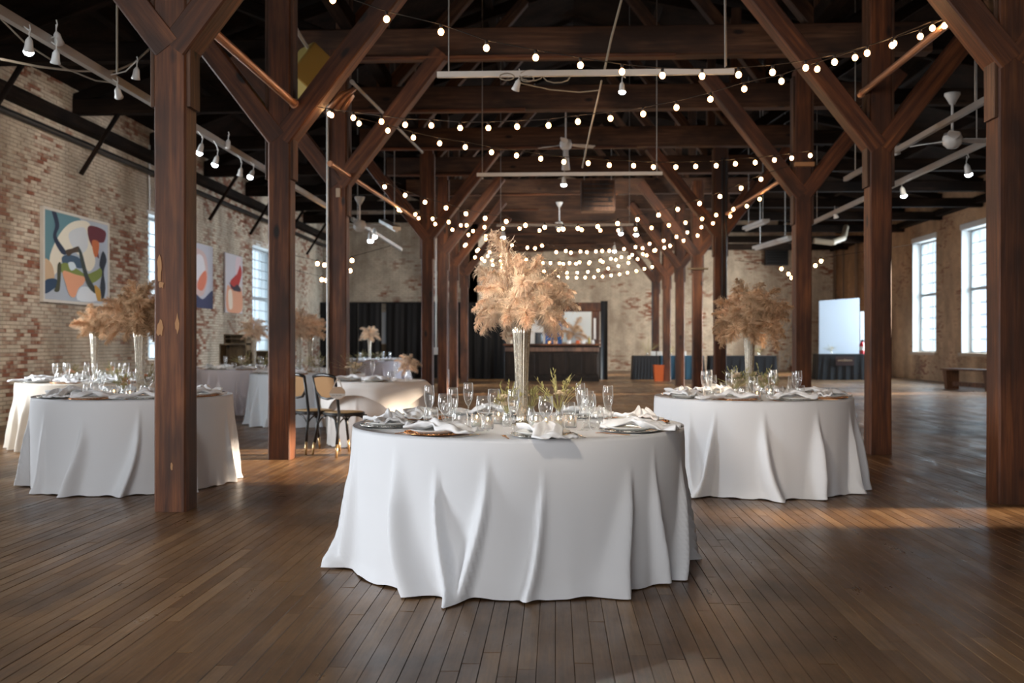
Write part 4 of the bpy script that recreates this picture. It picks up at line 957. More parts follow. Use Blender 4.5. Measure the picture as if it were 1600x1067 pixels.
# votives
vb = MB(); vb.lathe([(.002, 0), (.03, 0), (.033, .01), (.034, .07), (.032, .07), (.030, .012), (.002, .008)], 18); ME_VOT = vb.mesh('cup', M_GLASS, smooth=True)
vb = MB(); vb.lathe([(.002, .009), (.029, .009), (.029, .04), (.003, .038)], 14); vb.lathe([(.001, .038), (.001, .048)], 5); ME_WAX = vb.mesh('wax', M_WAX, smooth=True)
vb = MB(); vb.sphere((0,0,.056), .005, 8, 5, 1, 1, 1.9); ME_FL = vb.mesh('flame', M_FLAME, smooth=True)
VOT = [(837, 5.45, 'front table just right of the vase foot'), (853, 5.35, 'front table, second right of the vase'), (872, 5.42, 'front table, third right of the vase'), (892, 5.5, 'front table, rightmost of the row'), (762, 5.4, 'front table, left of the vase'), (779, 5.75, 'front table, behind the left posy'), (745, 5.55, 'front table, leftmost'),
       (203, 8.3, 'near left table below the peach posy'), (178, 8.5, 'near left table, leftmost'), (1140, 8.4, 'right table, left of the vase'), (1183, 8.2, 'right table, front of the vase'), (1204, 8.75, 'right table, right of the vase')]
for px, d, l in VOT:
    T = thing('votive_candle', 'clear glass votive candle on the ' + l, 'candle', tz(px, d), 0, 'glass votives'); put('cup', ME_VOT, T); w_ = put('wax', ME_WAX, T); put('flame', ME_FL, w_)
# ------------------------------------------------------------------ small draped table with the chairs
def small_table():
    p = atd(590, 12.15); R = .58
    round_table(p, R, 'the square white overlay cloth beside the chairs')
    me = cloth_mesh(R, 41, M_CREAM, n=260, nf=9, amp=.03); o = put('tablecloth', me, None, (p.x, p.y, 0)); tag(o, 'warm white tablecloth on the small table beside the cane chairs', 'tablecloth', 'floor-length round tablecloths')
    # square overlay, one corner falling toward the camera
    m = MB(); n = 60; S = .74; g = []
    rot = math.radians(-15)
    for i in range(n+1):
        row = []
        for j in range(n+1):
            a = (i/n*2-1)*S; b = (j/n*2-1)*S; x = a*math.cos(rot) - b*math.sin(rot); y = a*math.sin(rot) + b*math.cos(rot); r_ = math.hypot(x, y); th = math.atan2(y, x); Rr = R + .012
            if r_ <= Rr: row.append((x, y, ZTAB + .006))
            else:
                e = r_ - Rr; ox = Rr + .05 + .10*e + .02*math.sin(8*th)*min(1, e*5)
                if e < .05: ox = Rr + e
                row.append((ox*math.cos(th), ox*math.sin(th), ZTAB + .006 - max(0, e-.0)*.98))
        g.append(row)
    for row in g: m.v += row
    W = n+1
    for i in range(n):
        for j in range(n): a = i*W+j; m.face([a, a+W, a+W+1, a+1])
    o = put('overlay_cloth', m.mesh('overlay_cloth', M_CREAM, smooth=True), None, (p.x, p.y, 0)); tag(o, 'square white overlay cloth with a corner hanging down on the small table', 'tablecloth')
    z = ZTAB + .008
    def q(px, d): return atd(px, d, z)
    k = 0
    for px, d, nm in ((545, 11.95, 'left'), (585, 11.75, 'near right')):
        c = q(px, d)
        tag(put('charger', ME_CHS, None, c), 'silver charger at the %s of the small table' % nm, 'plate'); tag(put('plate', ME_PLATE, None, c + Vector((0,0,.0095))), 'white dinner plate at the %s of the small table' % nm, 'plate')
        tag(put('napkin', NAPS[k+1], None, c + Vector((0,0,.018)), (0,0,.2)), 'white napkin on the plate at the %s of the small table' % nm, 'napkin'); k += 1
    tag(put('tumbler', ME_TUMB, None, q(611, 11.9), scale=1.15), 'stemless glass right of the plates on the small table', 'glass'); tag(put('champagne_flute', ME_FLUTE, None, q(619, 12.0)), 'champagne flute beside the pampas posy on the small table', 'glass')
    tag(put('champagne_flute', ME_FLUTE, None, q(582, 12.25)), 'champagne flute behind the blossoms on the small table', 'glass')
    posy(q(553, 12.4), 51, 'big cream blossom arrangement on the small table', .22, .24, 20, M_PETAL, green=M_STEM)
    T = thing('bud_vase', 'clear bud vase of pampas at the right of the small table', 'vase', q(638, 12.1))
    m = MB(); m.lathe([(.002,0),(.035,0),(.045,.04),(.036,.09),(.028,.11),(.034,.13),(.032,.13),(.026,.11),(.034,.09),(.042,.04),(.002,.006)], 18); put('jar', m.mesh('jar', M_GLASS, smooth=True), T)
    B = bouquet(q(638, 12.1), z+.1, 77, 'small pale pampas tuft in the bud vase on the small table', PL_C, 15, .6, .9, .58); B['category'] = 'dried grass'
small_table()

# ------------------------------------------------------------------ cane chairs
def chair(loc, rz, lab, sign=False):
    T = thing('cane_chair', lab, 'chair', loc, rz, 'black bentwood cane chairs')
    # local: +Y forward, seat at .455, back at y=-.2
    m = MB(); pts = [(.2*math.copysign(abs(math.cos(a))**.75, math.cos(a)), .2*math.copysign(abs(math.sin(a))**.75, math.sin(a)), 0) for a in [2*PI*i/32 for i in range(32)]]
    def rg(k, z): return [(x*k, y*k+.01, z) for x, y, _ in pts]
    m.rings([rg(1.02, .43), rg(1.06, .44), rg(1.06, .46), rg(1.02, .468)], cap=True); put('seat_frame', m.mesh('seat_frame', M_BLACKM), T)
    m = MB(); m.rings([rg(.98, .4685), rg(.97, .474)], cap=True); put('seat', m.mesh('seat', M_CANE), T)
    for s in (-1, 1):
        # rear leg continues up as back post
        m = MB(); m.tube([(s*.20, -.24, .13), (s*.185, -.215, .3), (s*.175, -.19, .45), (s*.18, -.215, .62), (s*.19, -.26, .86)], .016, 10); put('back_post', m.mesh('back_post', M_BLACKM, smooth=True), T)
        m = MB(); m.tube([(s*.21, -.255, 0), (s*.20, -.24, .14)], .0125, 10, r1=.0165); put('leg_tip', m.mesh('leg_tip', M_BRASSTIP, smooth=True), T)['label'] = 'gold-coloured leg tip'
        m = MB(); m.tube([(s*.185, .215, .13), (s*.17, .17, .44)], .014, 10, r1=.019); l = put('leg', m.mesh('leg', M_BLACKM, smooth=True), T)
        m = MB(); m.tube([(s*.19, .23, 0), (s*.185, .215, .14)], .0115, 10, r1=.015); put('leg_tip', m.mesh('leg_tip', M_BRASSTIP, smooth=True), l)['label'] = 'gold-coloured leg tip'
    m = MB()
    for a in ((-.18, .19), (.18, .19), (-.18, -.21), (.18, -.21)):   # curved knee braces under the seat
        for dx, dy in ((-1 if a[0] > 0 else 1, 0), (0, -1 if a[1] > 0 else 1)):
            m.tube([(a[0] + dx*.15*(1-math.cos(t)), a[1] + dy*.15*(1-math.cos(t)), .29 + .14*math.sin(t)) for t in [PI/2*i/6 for i in range(7)]], .008, 6)
    put('bent_brace', m.mesh('bent_brace', M_BLACKM, smooth=True), T)
    # back: D-shaped frame with cane panel
    def bp(x, z): return (x, -.215 - (z-.62)*.19, z)
    out = [(-.19, .86), (-.19, .80), (-.17, .70), (-.10, .635), (0, .62), (.10, .635), (.17, .70), (.19, .80), (.19, .86)]
    top = [(.19, .86), (.1, .875), (0, .88), (-.1, .875), (-.19, .86)]
    m = MB(); m.tube([bp(*q) for q in out], .015, 8); m.tube([bp(*q) for q in top], .018, 8); put('backrest_frame', m.mesh('backrest_frame', M_BLACKM, smooth=True), T)
    m = MB(); lp = out + top[1:-1]; fr = [bp(*q) for q in lp]; bk = [(x, y-.006, z) for x, y, z in fr]; n = len(fr)
    m.rings([fr, bk], cap=True); put('cane_panel', m.mesh('cane_panel', M_CANEB), T)
    return T
fdir = math.radians(50)
p = (onz(494.6, 711, 0) + onz(520.5, 714.5, 0))/2; off = Vector((math.cos(fdir), math.sin(fdir), 0))*.25
chair((p.x + off.x, p.y + off.y, 0), fdir - PI/2, 'black bentwood cane chair with round tag hanging from its back')
p1 = Vector((p.x, p.y, 0)) - Vector((.40, -.22, 0)); chair((p1.x + off.x, p1.y + off.y + .05, 0), fdir - PI/2, 'black bentwood cane chair partly behind the second post')
q = onx(304, 640, -6.1) if False else atd(302, 15.9); chair((q.x-.1, q.y, 0), -PI/2+.3, 'black chair mostly hidden behind the nearest post')
# round tag with script
c = atp(527, 614, 10.55); T = thing('round_sign', 'pale round tag with hand lettering hanging on a ribbon from a chair', 'sign', c, -.1)
m = MB(); rs = []
for y_, k in ((.004, .97), (-.004, .97)): rs.append([(.09*k*math.cos(2*PI*j/28), y_, .068*k*math.sin(2*PI*j/28) + .006*math.sin(4*PI*j/28)) for j in range(28)])
m.rings(rs, cap=True); put('disc', m.mesh('disc', M_AGATE), T)
m = MB(); rs = []
for y_ in (-.0045, -.0065): rs.append([(.085*math.cos(a), y_, -.005 + .058*min(.1, math.sin(a)) ) for a in [PI + PI*j/14 for j in range(15)]])
m.rings(rs, cap=True); put('painted_half', m.mesh('painted_half', M_CERAM), T)['label'] = 'white painted lower half'
m = MB(); rr_ = random.Random(2); x = -.06
for wd in (4, 3, 3):
    for k in range(wd): m.tube([(x, -.0075, -.03), (x+.003, -.0075, -.018), (x+.006, -.0075, -.028), (x+.009, -.0075, -.03 + .004*rr_.random())], .0011, 4); x += .0095
    x += .008
put('lettering', m.mesh('lettering', M_INK), T)
m = MB(); m.tube([(-.05, 0, .05), (-.01, .01, .14), (.02, .01, .14), (.055, 0, .05)], .006, 6); put('ribbon', m.mesh('ribbon', M_CREAM, smooth=True), T)

# ------------------------------------------------------------------ paintings on the left wall
def poly(m, pts, U, d, mi):
    m.m = mi; n = len(pts); sm = []
    for i in range(n):
        a, b, c_, e = pts[i-1], pts[i], pts[(i+1) % n], pts[(i+2) % n]
        for k in range(4):
            t = k/4; sm.append(tuple(.5*((2*b[q]) + (-a[q]+c_[q])*t + (2*a[q]-5*b[q]+4*c_[q]-e[q])*t*t + (-a[q]+3*b[q]-3*c_[q]+e[q])*t**3) for q in (0, 1)))
    vs = [U(min(1, max(0, x)), min(1, max(0, y)), d) for x, y in sm]
    from mathutils.geometry import tessellate_polygon
    b0 = len(m.v); m.v += vs
    for t in tessellate_polygon([[Vector((q[1], q[2], 0)) for q in vs]]): m.face([b0 + i for i in t])
def painting(y0, y1, z0, z1, shapes, bg, lab, frame=True):
    X = XL + .07; T = thing('abstract_painting', lab, 'painting', (X, y0, z0), 0, 'abstract paintings on the left wall')
    W, Hh = y1-y0, z1-z0
    m = MB(); m.box((-.045, 0, 0), (0, W, Hh), .004); put('canvas', m.mesh('canvas', mat('canvas_ground', bg, .8)), T)
    if frame:
        m = MB(); f = .045
        for lo, hi in (((-.05, -f, -f), (.012, 0, Hh+f)), ((-.05, W, -f), (.012, W+f, Hh+f)), ((-.05, 0, -f), (.012, W, 0)), ((-.05, 0, Hh), (.012, W, Hh+f))): m.box(lo, hi)
        put('frame', m.mesh('frame', mat('white_frame', (.62,.56,.48), .6)), T)
    m = MB(); mats = []
    def U(u, v, d): return (.001 + d*.0006, W*u, Hh*(1-v))
    for i, (col, pts) in enumerate(shapes): mats.append(mat('paint', col, .75)); poly(m, pts, U, i+1, i)
    put('painted_shapes', m.mesh('painted_shapes', mats), T)
painting(15.5, 17.75, 1.93, 3.36, [
 ((.12,.24,.27), [(0,0),(.52,0),(.42,.13),(.26,.2),(.16,.45),(.1,.62),(0,.6)]),
 ((.78,.70,.56), [(.45,.05),(.68,.03),(.72,.25),(.78,.5),(.66,.62),(.52,.45),(.32,.42),(.2,.66),(.1,.72),(.08,.5),(.25,.2)]),
 ((.62,.62,.62), [(.36,.2),(.6,.1),(.66,.3),(.55,.42),(.4,.35)]),
 ((.60,.40,.24), [(0,.56),(.1,.6),(.14,.75),(.05,.84),(0,.82)]),
 ((.13,.02,.03), [(.68,.06),(.95,.08),(.93,.22),(.82,.26),(.84,.44),(.76,.36),(.66,.2)]),
 ((.55,.15,.05), [(.72,.24),(.84,.24),(.82,.4),(.76,.42)]),
 ((.02,.03,.06), [(.10,0),(.16,0),(.21,.15),(.17,.28),(.32,.44),(.24,.46),(.12,.3),(.15,.15)]),
 ((.05,.09,.14), [(.25,.50),(.36,.46),(.52,.48),(.58,.58),(.48,.6),(.4,.55),(.27,.58)]),
 ((.07,.04,.02), [(.30,.42),(.40,.38),(.5,.34),(.52,.4),(.42,.43),(.34,.48)]),
 ((.20,.24,.05), [(.2,.62),(.3,.56),(.5,.62),(.62,.66),(.78,.6),(.88,.55),(.88,.66),(.72,.76),(.6,.74),(.4,.68),(.25,.68)]),
 ((.62,.68,.72), [(.34,.56),(.42,.54),(.46,.6),(.38,.64)]),
 ((.75,.33,.18), [(.26,.66),(.45,.68),(.6,.7),(.58,.78),(.5,.84),(.44,.95),(.36,.93),(.3,.8)]),
 ((.72,.74,.76), [(.54,.82),(.78,.84),(.8,.97),(.48,.98)]),
 ((.04,.05,.04), [(.50,.40),(.55,.4),(.66,.68),(.8,.84),(.76,.88),(.62,.76)]),
 ((.52,.28,.05), [(.76,.78),(.86,.84),(.86,.96),(.80,.95)]),
 ((.015,.02,.03), [(.9,.34),(.97,.44),(.92,.6),(.95,.8),(.9,.97),(.86,.8),(.89,.6),(.84,.52)]),
 ((.02,.05,.10), [(0,.80),(.14,.76),(.2,.82),(.12,.88),(0,.94)]),
 ((.06,.06,.03), [(.18,.6),(.23,.58),(.22,.8),(.2,.9),(.13,.9),(.17,.8)]),
], (.42,.45,.50), 'large white-framed abstract painting with teal, cream and maroon shapes')
painting(21.6, 23.3, 2.03, 3.5, [
 ((.60,.42,.38), [(.2,.1),(.7,.15),(.8,.5),(.6,.8),(.25,.75),(.1,.4)]), ((.72,.66,.66), [(.35,.2),(.6,.2),(.7,.45),(.5,.6),(.3,.5)]), ((.65,.18,.10), [(.45,.55),(.7,.4),(.75,.55),(.6,.72),(.4,.7)]),
 ((.04,.04,.09), [(0,.85),(.3,.78),(.6,.86),(1,.7),(1,1),(0,1)])], (.50,.47,.50), 'unframed pale pink and navy painting just right of the nearest post', False)
painting(24.2, 25.55, 1.98, 3.46, [
 ((.62,.28,.16), [(.1,.55),(.4,.6),(.9,.55),(.95,.95),(.1,.98)]), ((.40,.03,.02), [(.3,.45),(.55,.35),(.8,.15),(.95,.3),(.7,.6),(.9,.62),(.5,.6),(.3,.58)]), ((.03,.02,.03), [(.2,.48),(.45,.55),(.7,.5),(.9,.6),(.6,.62),(.4,.6)]),
 ((.70,.55,.42), [(.15,.65),(.35,.62),(.4,.9),(.2,.92)]), ((.62,.45,.45), [(.6,.05),(.9,.05),(.6,.35)])], (.50,.45,.45), 'narrow abstract painting of red and orange strokes beside the far window', False)

# crates
def crate(p, w_, d_, h_, lab, rz=0):
    T = thing('wooden_crate', lab, 'crate', p, rz, 'wooden crates by the left wall')
    for z in (0, h_/2, h_-.02):
        m = MB(); m.box((0, 0, z), (w_, d_, z+.02)); put('shelf_board', m.mesh('shelf_board', M_CRATE), T)
    for x in (0, w_-.025):
        m = MB(); m.box((x, -.005, 0), (x+.025, d_, h_)); put('side_board', m.mesh('side_board', M_CRATE), T)
    m = MB(); m.box((.02, d_-.02, 0), (w_-.02, d_, h_)); put('back_board', m.mesh('back_board', M_CRATE), T)
c = onx(343, 560, XL + .75); c = Vector((c.x, c.y, 0))
c = atd(343, 22.4); crate((c.x, c.y, 0), .62, .4, 1.2, 'tall brown wooden crate shelf by the left wall, lower')
crate((c.x+.1, c.y, 1.2), .5, .4, .22, 'small wooden crate on top of the crate shelf')
crate((c.x+.66, c.y, 0), .55, .4, 1.05, 'wooden crate shelf right of the taller one, behind the pale pampas')

# ------------------------------------------------------------------ back of the hall
def drape(p0, p1, z1, lab, seed, z0=.0):
    r = random.Random(seed); p0 = Vector(p0); p1 = Vector(p1); L = (p1-p0).length; n = int(L/.025); m = MB(); rs = []
    ph = [r.uniform(0, 6) for _ in range(3)]
    nrm = Vector((0, -1, 0))
    for i in range(13):
        t = i/12; row = []
        for j in range(n+1):
            s = j/n; a = .035*math.sin(s*L*13 + ph[0] + .6*math.sin(t*2+ph[1])) + .02*math.sin(s*L*29 + ph[2] + t)
            q = p0.lerp(p1, s) + nrm*(a*(.35 + .65*t)); row.append((q.x, q.y, z1 + (z0-z1)*t))
        rs.append(row)
    m.rings(rs, cap=False, closed=False); o = put('black_curtain', m.mesh('black_curtain', M_BLACKC, smooth=True)); return tag(o, lab, 'curtain', 'black drapes along the back')
YD = 34.3; ZD = 2.6
def dx(px, y=YD): return onplane(px, 500, (-9, y), (9, y)).x
edges = [458, 512, 560, 597]
for i in range(3): drape((dx(edges[i]), YD, 0), (dx(edges[i+1])-.02, YD, 0), ZD, ['black drape left of the third post', 'black drape just right of the third post', 'black drape left of the bright gap'][i], i+1)
drape((dx(603), YD, 0), (dx(668), YD, 0), ZD, 'black drape right of the bright gap', 5); drape((dx(668)+.02, YD, 0), (dx(742), YD, 0), ZD, 'black drape behind the post cluster', 6); drape((dx(742)+.02, YD-.4, 0), (dx(792), YD-.4, 0), ZD-.02, 'black drape beside the bar', 7)
m = MB(); m.tube([(dx(458), YD, ZD+.02), (dx(792), YD, ZD+.02)], .025, 8); o = put('drape_rail', m.mesh('drape_rail', M_BLACKM)); tag(o, 'thin black rail carrying the black drapes', 'rail')
m = MB(); x = dx(600); m.box((x-.16, YD+.2, 1.2), (x+.16, YD+.25, 2.3)); o = put('gap_light_panel', m.mesh('gap_light_panel', M_SCREEN)); tag(o, 'pale blue panel standing for light in the gap of the black drapes', 'panel')  # pale colour stands in for window light showing through the slit
m = MB(); m.box((x-.16, YD+.2, 0), (x+.16, YD+.3, 1.18), .01); o = put('cardboard_box', m.mesh('cardboard_box', M_CRATE)); tag(o, 'brown box seen low in the gap of the black drapes', 'box')
# bar
YBAR = 31.8
def bx(px, y=YBAR): return onplane(px, 500, (-9, y), (9, y)).x
T = thing('bar_counter', 'long dark wooden bar counter with panelled front at the back', 'bar', (bx(789), YBAR, 0)); W = bx(936) - bx(789)
m = MB(); m.box((0, .02, 0), (W, .6, 1.14), .01); put('carcass', m.mesh('carcass', M_BAR), T)
m = MB(); m.box((-.06, -.06, 1.14), (W+.06, .66, 1.2), .015); put('countertop', m.mesh('countertop', M_POST), T)
m = MB(); m.box((-.01, -.01, .0), (W+.01, .02, .14)); put('plinth', m.mesh('plinth', M_BAR), T)
for i in range(6):
    m = MB(); a = W*i/6 + .05; b = W*(i+1)/6 - .05
    m.box((a, -.008, .22), (b, .02, .88), .008); put('front_panel', m.mesh('front_panel', M_BAR), T)
m = MB(); m.box((0, -.03, .95), (W, .02, 1.08), .006); put('rail', m.mesh('rail', M_BENCH), T)
# back bar with mirror
YK = 33.4
T = thing('back_bar', 'wooden back bar with a reddish lintel framing a pale mirror', 'shelf', (bx(833, YK), YK, 0)); W = bx(942, YK) - bx(833, YK); ox = bx(833, YK)
m = MB(); m.box((0, 0, 0), (W, .4, 1.1), .01); put('cabinet', m.mesh('cabinet', M_BAR), T)
m = MB(); m.box((bx(868, YK)-ox, -.04, 2.28), (W-.05, .25, 2.58), .02); put('lintel', m.mesh('lintel', M_POST), T)
m = MB(); m.box((bx(925, YK)-ox, 0, 1.1), (bx(937, YK)-ox, .2, 2.3), .01); m.box((bx(866, YK)-ox, .05, 1.1), (bx(870, YK)-ox, .2, 2.3), .01); put('upright', m.mesh('upright', M_POST), T)
m = MB(); m.box((bx(879, YK)-ox, .02, 1.25), (bx(924, YK)-ox, .06, 2.27)); put('mirror', m.mesh('mirror', mat('pale_mirror', (.62,.70,.72), .35)), T)['label'] = 'pale mirror'
m = MB(); m.box((bx(927.5, YK)-ox, -.02, 1.35), (bx(931, YK)-ox, .0, 2.05)); put('white_strip', m.mesh('white_strip', M_CERAM), T)
m = MB(); m.box((bx(852, YK), YK+.1, 1.1), (bx(878, YK), YK+.14, 2.2)); o = put('blue_board', m.mesh('blue_panel', M_BLUE)); tag(o, 'bright blue panel behind the bar', 'panel')
m = MB(); m.box((bx(822, YK), YK+.1, 1.1), (bx(851, YK), YK+.14, 2.0)); o = put('back_board', m.mesh('white_panel', M_CERAM)); tag(o, 'white panel behind the bar left of the blue one', 'panel')
drape((bx(937, YK)+.02, YK-.2, 0), (bx(949, YK), YK-.2, 0), 2.62, 'narrow black drape at the right end of the bar', 9)
bouquet(Vector((bx(896, 32.6), 32.6, 0)), 1.26, 61, 'small brown pampas tuft standing before the bar mirror', PL_B, 9, .4, 1.5, 1.6)['group'] = 'pampas tufts on the bar'
r = random.Random(8)
BI = [(797, 'small pale box of cards', M_PETAL), (812, 'dark bottle', M_BLACKM), (838, 'clear jug', M_GLASS), (842, 'black drinks urn', M_BLACKM), (858, 'copper tray stand', M_GOLD), (868, 'pink cup', M_PEACH), (889, 'white cup', M_CERAM), (895, 'clear glass jar', M_GLASS), (903, 'orange cup', M_ORANGE), (912, 'stack of white cups', M_CERAM), (921, 'amber bottle', M_YELLOW), (927, 'white bottle', M_CERAM)]
for px, nm, mt in BI:
    m = MB(); h_ = r.uniform(.12, .28) if 'bottle' in nm or 'urn' in nm or 'jug' in nm else .11; w_ = .045 if 'bottle' in nm else .065
    if 'urn' in nm: h_ = .36; w_ = .13
    m.lathe([(.002, 0), (w_, 0), (w_, h_*.65), (w_*.45 if 'bottle' in nm else w_*.95, h_*.82), (w_*.4 if 'bottle' in nm else w_, h_), (.002, h_)], 14, cap=True)
    kind = 'bottle' if 'bottle' in nm else 'cup' if 'cup' in nm else 'urn' if 'urn' in nm else 'container'
    o = put({'bottle': 'bottle', 'cup': 'cup', 'urn': 'drinks_urn'}.get(kind, 'container'), m.mesh('bar_item', mt, smooth=False), None, (bx(px), YBAR + .2, 1.2)); tag(o, nm + ' standing on the dark bar counter', kind, 'things on the bar counter')
# lantern
p = onz(703, 601, 0); T = thing('floor_lantern', 'small white lantern on the floor between posts left of centre', 'lantern', p)
m = MB(); m.lathe([(.002,0),(.09,0),(.09,.04),(.05,.06)], 14, cap=True); m.lathe([(.05,.36),(.09,.38),(.06,.44),(.01,.46)], 14, cap=True); put('frame', m.mesh('frame', M_WHITEM, smooth=True), T)
m = MB(); m.lathe([(.07,.05),(.085,.2),(.07,.37)], 14); put('globe', m.mesh('globe', M_CERAM, smooth=True), T)
# black-clothed tables right
YT = 33.4
def clothbox(x0, x1, y, dep, z1, mt, nm, lab, cat='tablecloth', splay=.05):
    m = MB(); n = 24; rs = []
    for z, s in ((.0, splay), (z1*.5, splay*.55), (z1-.02, .01), (z1, 0)):
        ring = []
        per = [(x0-s + (x1-x0+2*s)*i/n, y-s) for i in range(n)] + [(x1+s, y-s + (dep+2*s)*i/6) for i in range(6)] + [(x1+s - (x1-x0+2*s)*i/n, y+dep+s) for i in range(n)] + [(x0-s, y+dep+s - (dep+2*s)*i/6) for i in range(6)]
        for i, (a, b) in enumerate(per): k = .02*math.sin(i*2.1)*(1-z/z1); ring.append((a+k, b+k, z))
        rs.append(ring)
    m.rings(rs, cap=True); return tag(put(nm, m.mesh(nm, mt)), lab, cat)
clothbox(bx(990, YT), bx(1028, YT), YT, .75, .8, M_TABLEBLACK, 'draped_table', 'black-draped table left of the orange bin at the back', 'table')
clothbox(bx(1029, YT)+.12, bx(1104, YT)-.06, YT+.25, .75, .8, M_TEAL, 'draped_table', 'teal-draped table behind the right posts', 'table', .05)
clothbox(bx(1105, YT)+.12, bx(1213, YT), YT, .75, .8, M_TABLEBLACK, 'draped_table', 'long black-draped table behind the right pampas vase', 'table')
clothbox(bx(1280, YT), bx(1372, YT), YT, .75, .86, M_TABLEBLACK, 'draped_table', 'black-draped table below the white screen', 'table', .06)
T = thing('banner', 'small dark banner with pale script on the black table below the screen', 'sign', (bx(1305, YT), YT-.045, .5))
W = bx(1334, YT) - bx(1305, YT); m = MB(); m.box((0, -.01, -.02), (W, 0, .28)); put('cloth_patch', m.mesh('cloth_patch', mat('dark_patch', (.07,.045,.045), .8)), T)
m = MB(); rr_ = random.Random(4)
for k in range(14): x = W*.12 + W*.76*k/14; m.tube([(x, -.014, .13), (x+.012, -.014, .13+rr_.uniform(.03, .07)), (x+.024, -.014, .125), (x+.036, -.014, .14)], .007, 4)
put('lettering', m.mesh('lettering', M_PETAL), T)
T = thing('orange_bin', 'orange plastic bin beside the black-draped table', 'bin', onz(1029, 595.5, 0)); m = MB()
m.rings([[(a*.13, b*.13, 0) for a, b in ((-1,-1),(1,-1),(1,1),(-1,1))], [(a*.16, b*.16, .5) for a, b in ((-1,-1),(1,-1),(1,1),(-1,1))], [(a*.145, b*.145, .5) for a, b in ((-1,-1),(1,-1),(1,1),(-1,1))], [(a*.12, b*.12, .03) for a, b in ((-1,-1),(1,-1),(1,1),(-1,1))]]); put('body', m.mesh('body', M_ORANGE), T)
m = MB(); m.box((-.17,-.17,.48), (.17,-.15,.52)); m.box((-.17,.15,.48), (.17,.17,.52)); m.box((-.17,-.17,.48), (-.15,.17,.52)); m.box((.15,-.17,.48), (.17,.17,.52)); put('rim', m.mesh('rim', M_ORANGE), T)
for i, (px, l) in enumerate(((1012, 'potted grass standing on the black table left of the posts'), (1050, 'cream posy on the teal table'), (1188, 'small plant on the long black table'), (1303, 'white flowers on the table below the screen'))):
    posy((bx(px, YT), YT+.3, .86 if px == 1303 else .8), 70+i, l, .16, .26 if i != 0 else .5, (0, 4, 2, 9)[i], M_CERAM if px == 1303 else M_PETAL)
for px, l in ((1022, 'white folded box on the teal table'), (1032, 'second small white box on the teal table'), (1070, 'pale blue box on the teal table front')):
    m = MB(); m.box((-.09, -.06, 0), (.09, .06, .14), .01); o = put('white_box', m.mesh('white_box', M_CERAM), None, (bx(px, YT), YT+.35, .8)); tag(o, l, 'box')
# screen
T = thing('projection_screen', 'tall white screen panel standing behind the black table', 'screen', (bx(1280, 34.4), 34.4, 0)); W = bx(1343, 34.4) - bx(1280, 34.4)
m = MB(); m.add([(0,0,.7),(W,0,.7),(W,0,2.76),(0,0,2.66),(0,.05,.7),(W,.05,.7),(W,.05,2.76),(0,.05,2.66)], [(0,1,2,3),(5,4,7,6),(3,2,6,7),(1,5,6,2),(4,0,3,7),(0,4,5,1)]); put('panel', m.mesh('panel', M_SCREEN), T)
m = MB()
for x in (.08, W-.08): m.tube([(x,.1,0),(x,.1,2.5)], .02, 8); m.tube([(x,-.08,.015),(x,.5,.015)], .015, 8)
put('stand', m.mesh('stand', M_STEEL), T)
m = MB(); m.box((0,0,0), (.45,.3,2.3), .01); o = put('white_cabinet', m.mesh('white_cabinet', M_CERAM), None, (bx(1344, 34.6), 34.6, 0)); tag(o, 'white cabinet edge right of the screen behind the post', 'cabinet')
T = thing('fire_extinguisher', 'red fire extinguisher standing on the black table by the second right post', 'extinguisher', (bx(1349, YT), YT+.15, .86))
m = MB(); m.lathe([(.002,0),(.08,0),(.085,.02),(.085,.32),(.05,.38),(.025,.4)], 16, cap=True); put('cylinder', m.mesh('cylinder', M_RED, smooth=True), T)
m = MB(); m.lathe([(.0865,.12),(.0865,.24)], 16); put('label_band', m.mesh('label_band', M_CERAM, smooth=True), T)
m = MB(); m.box((-.03,-.03,.4),(.06,.03,.47),.006); m.tube([(.05,0,.42),(.12,0,.36),(.12,0,.2)], .012, 6); put('valve', m.mesh('valve', M_BLACKM), T)
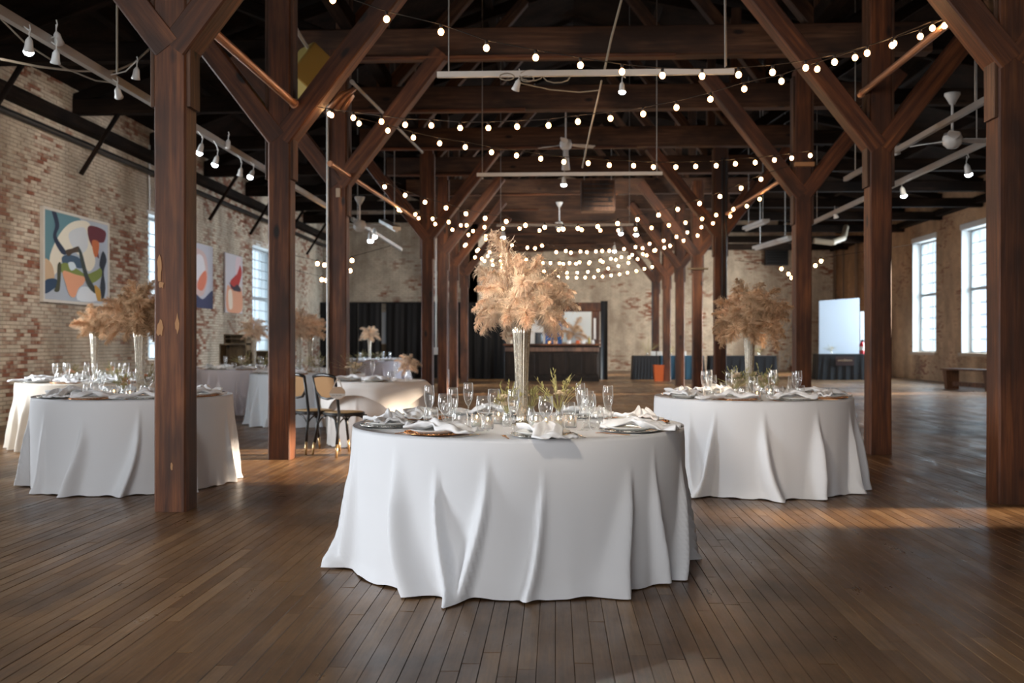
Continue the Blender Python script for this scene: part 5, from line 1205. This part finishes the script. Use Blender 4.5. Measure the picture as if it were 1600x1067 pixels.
# wall vent and railing, pipes on the far right
p = onplane(1213, 395, (-9, YB-.1), (9, YB-.1)); T = thing('wall_vent', 'dark louvred vent high on the back wall, right of the right pampas', 'vent', (p.x, YB-.2, p.z-.55))
m = MB(); m.box((-.5,0,0),(.5,.2,1.15),.01); put('frame', m.mesh('frame', M_BLACKM), T)
for i in range(9): m = MB(); z = .1+.11*i; m.bar((-.42,-.02,z),(.42,-.02,z),.06,.015,up=(0,.5,1)); put('louver', m.mesh('louver', M_STEEL if i == 7 else M_BLACKC), T)
m = MB(); Yr = 43.2
def rp(x, y): q = onplane(x, y, (-9, Yr), (9, Yr)); return q
for pts in (((1240,487),(1218,520),(1218,575)), ((1240,500),(1221,530)), ((1240,535),(1222,555),(1238,572)), ((1228,575),(1240,550))): m.tube([rp(*q) for q in pts], .025, 6)
o = put('stair_rail', m.mesh('stair_rail', M_STEEL)); tag(o, 'thin metal stair rail against the back wall left of the third right post', 'railing')
for px, rad, l in ((1304, .07, 'fat vertical pipe on the right wall above the screen'), (1318, .04, 'thin vertical pipe beside the fat one above the screen'), (1338, .06, 'vertical duct just left of the second right post')):
    q = onx(px, 400, XR-.15); m = MB(); m.tube([(q.x, q.y, .9), (q.x, q.y, 5.2)], rad, 10); o = put('wall_pipe', m.mesh('wall_pipe', mat('tan_pipe', (.16,.11,.075), .6))); tag(o, l, 'pipe')
m = MB(); q = [atp(1272, 376, 30), atp(1300, 379, 30), atp(1318, 372, 31), atp(1322, 355, 32)]; m.tube(q, .09, 10); o = put('bent_duct', m.mesh('bent_duct', mat('tan_duct', (.30,.22,.14), .6))); tag(o, 'bent pale duct between the second and third right posts', 'duct')
# bench
p0 = onz(1478, 607.5, 0); p1 = onz(1536, 611.5, 0)
T = thing('wooden_bench', 'wooden bench with a pale top against the right wall', 'bench', ((p0.x+p1.x)/2, (p0.y+p1.y)/2, 0), math.atan2(p1.y-p0.y, p1.x-p0.x)); L = (p1-p0).length + .25
m = MB(); m.box((-L/2-.1,-.02,.50),(L/2+.3,.42,.55),.01); put('top', m.mesh('top', M_BENCH), T)
for x in (-L/2+.1, L/2-.02): m = MB(); m.rings([[(x-.05,.02,0),(x+.05,.02,0),(x+.05,.38,0),(x-.05,.38,0)],[(x-.12,.0,.5),(x+.03,.0,.5),(x+.03,.4,.5),(x-.12,.4,.5)]]); put('leg_panel', m.mesh('leg_panel', M_BENCH), T)
m = MB(); m.box((-L/2+.1,.16,.08),(L/2,.2,.2)); put('stretcher', m.mesh('stretcher', M_BENCH), T)
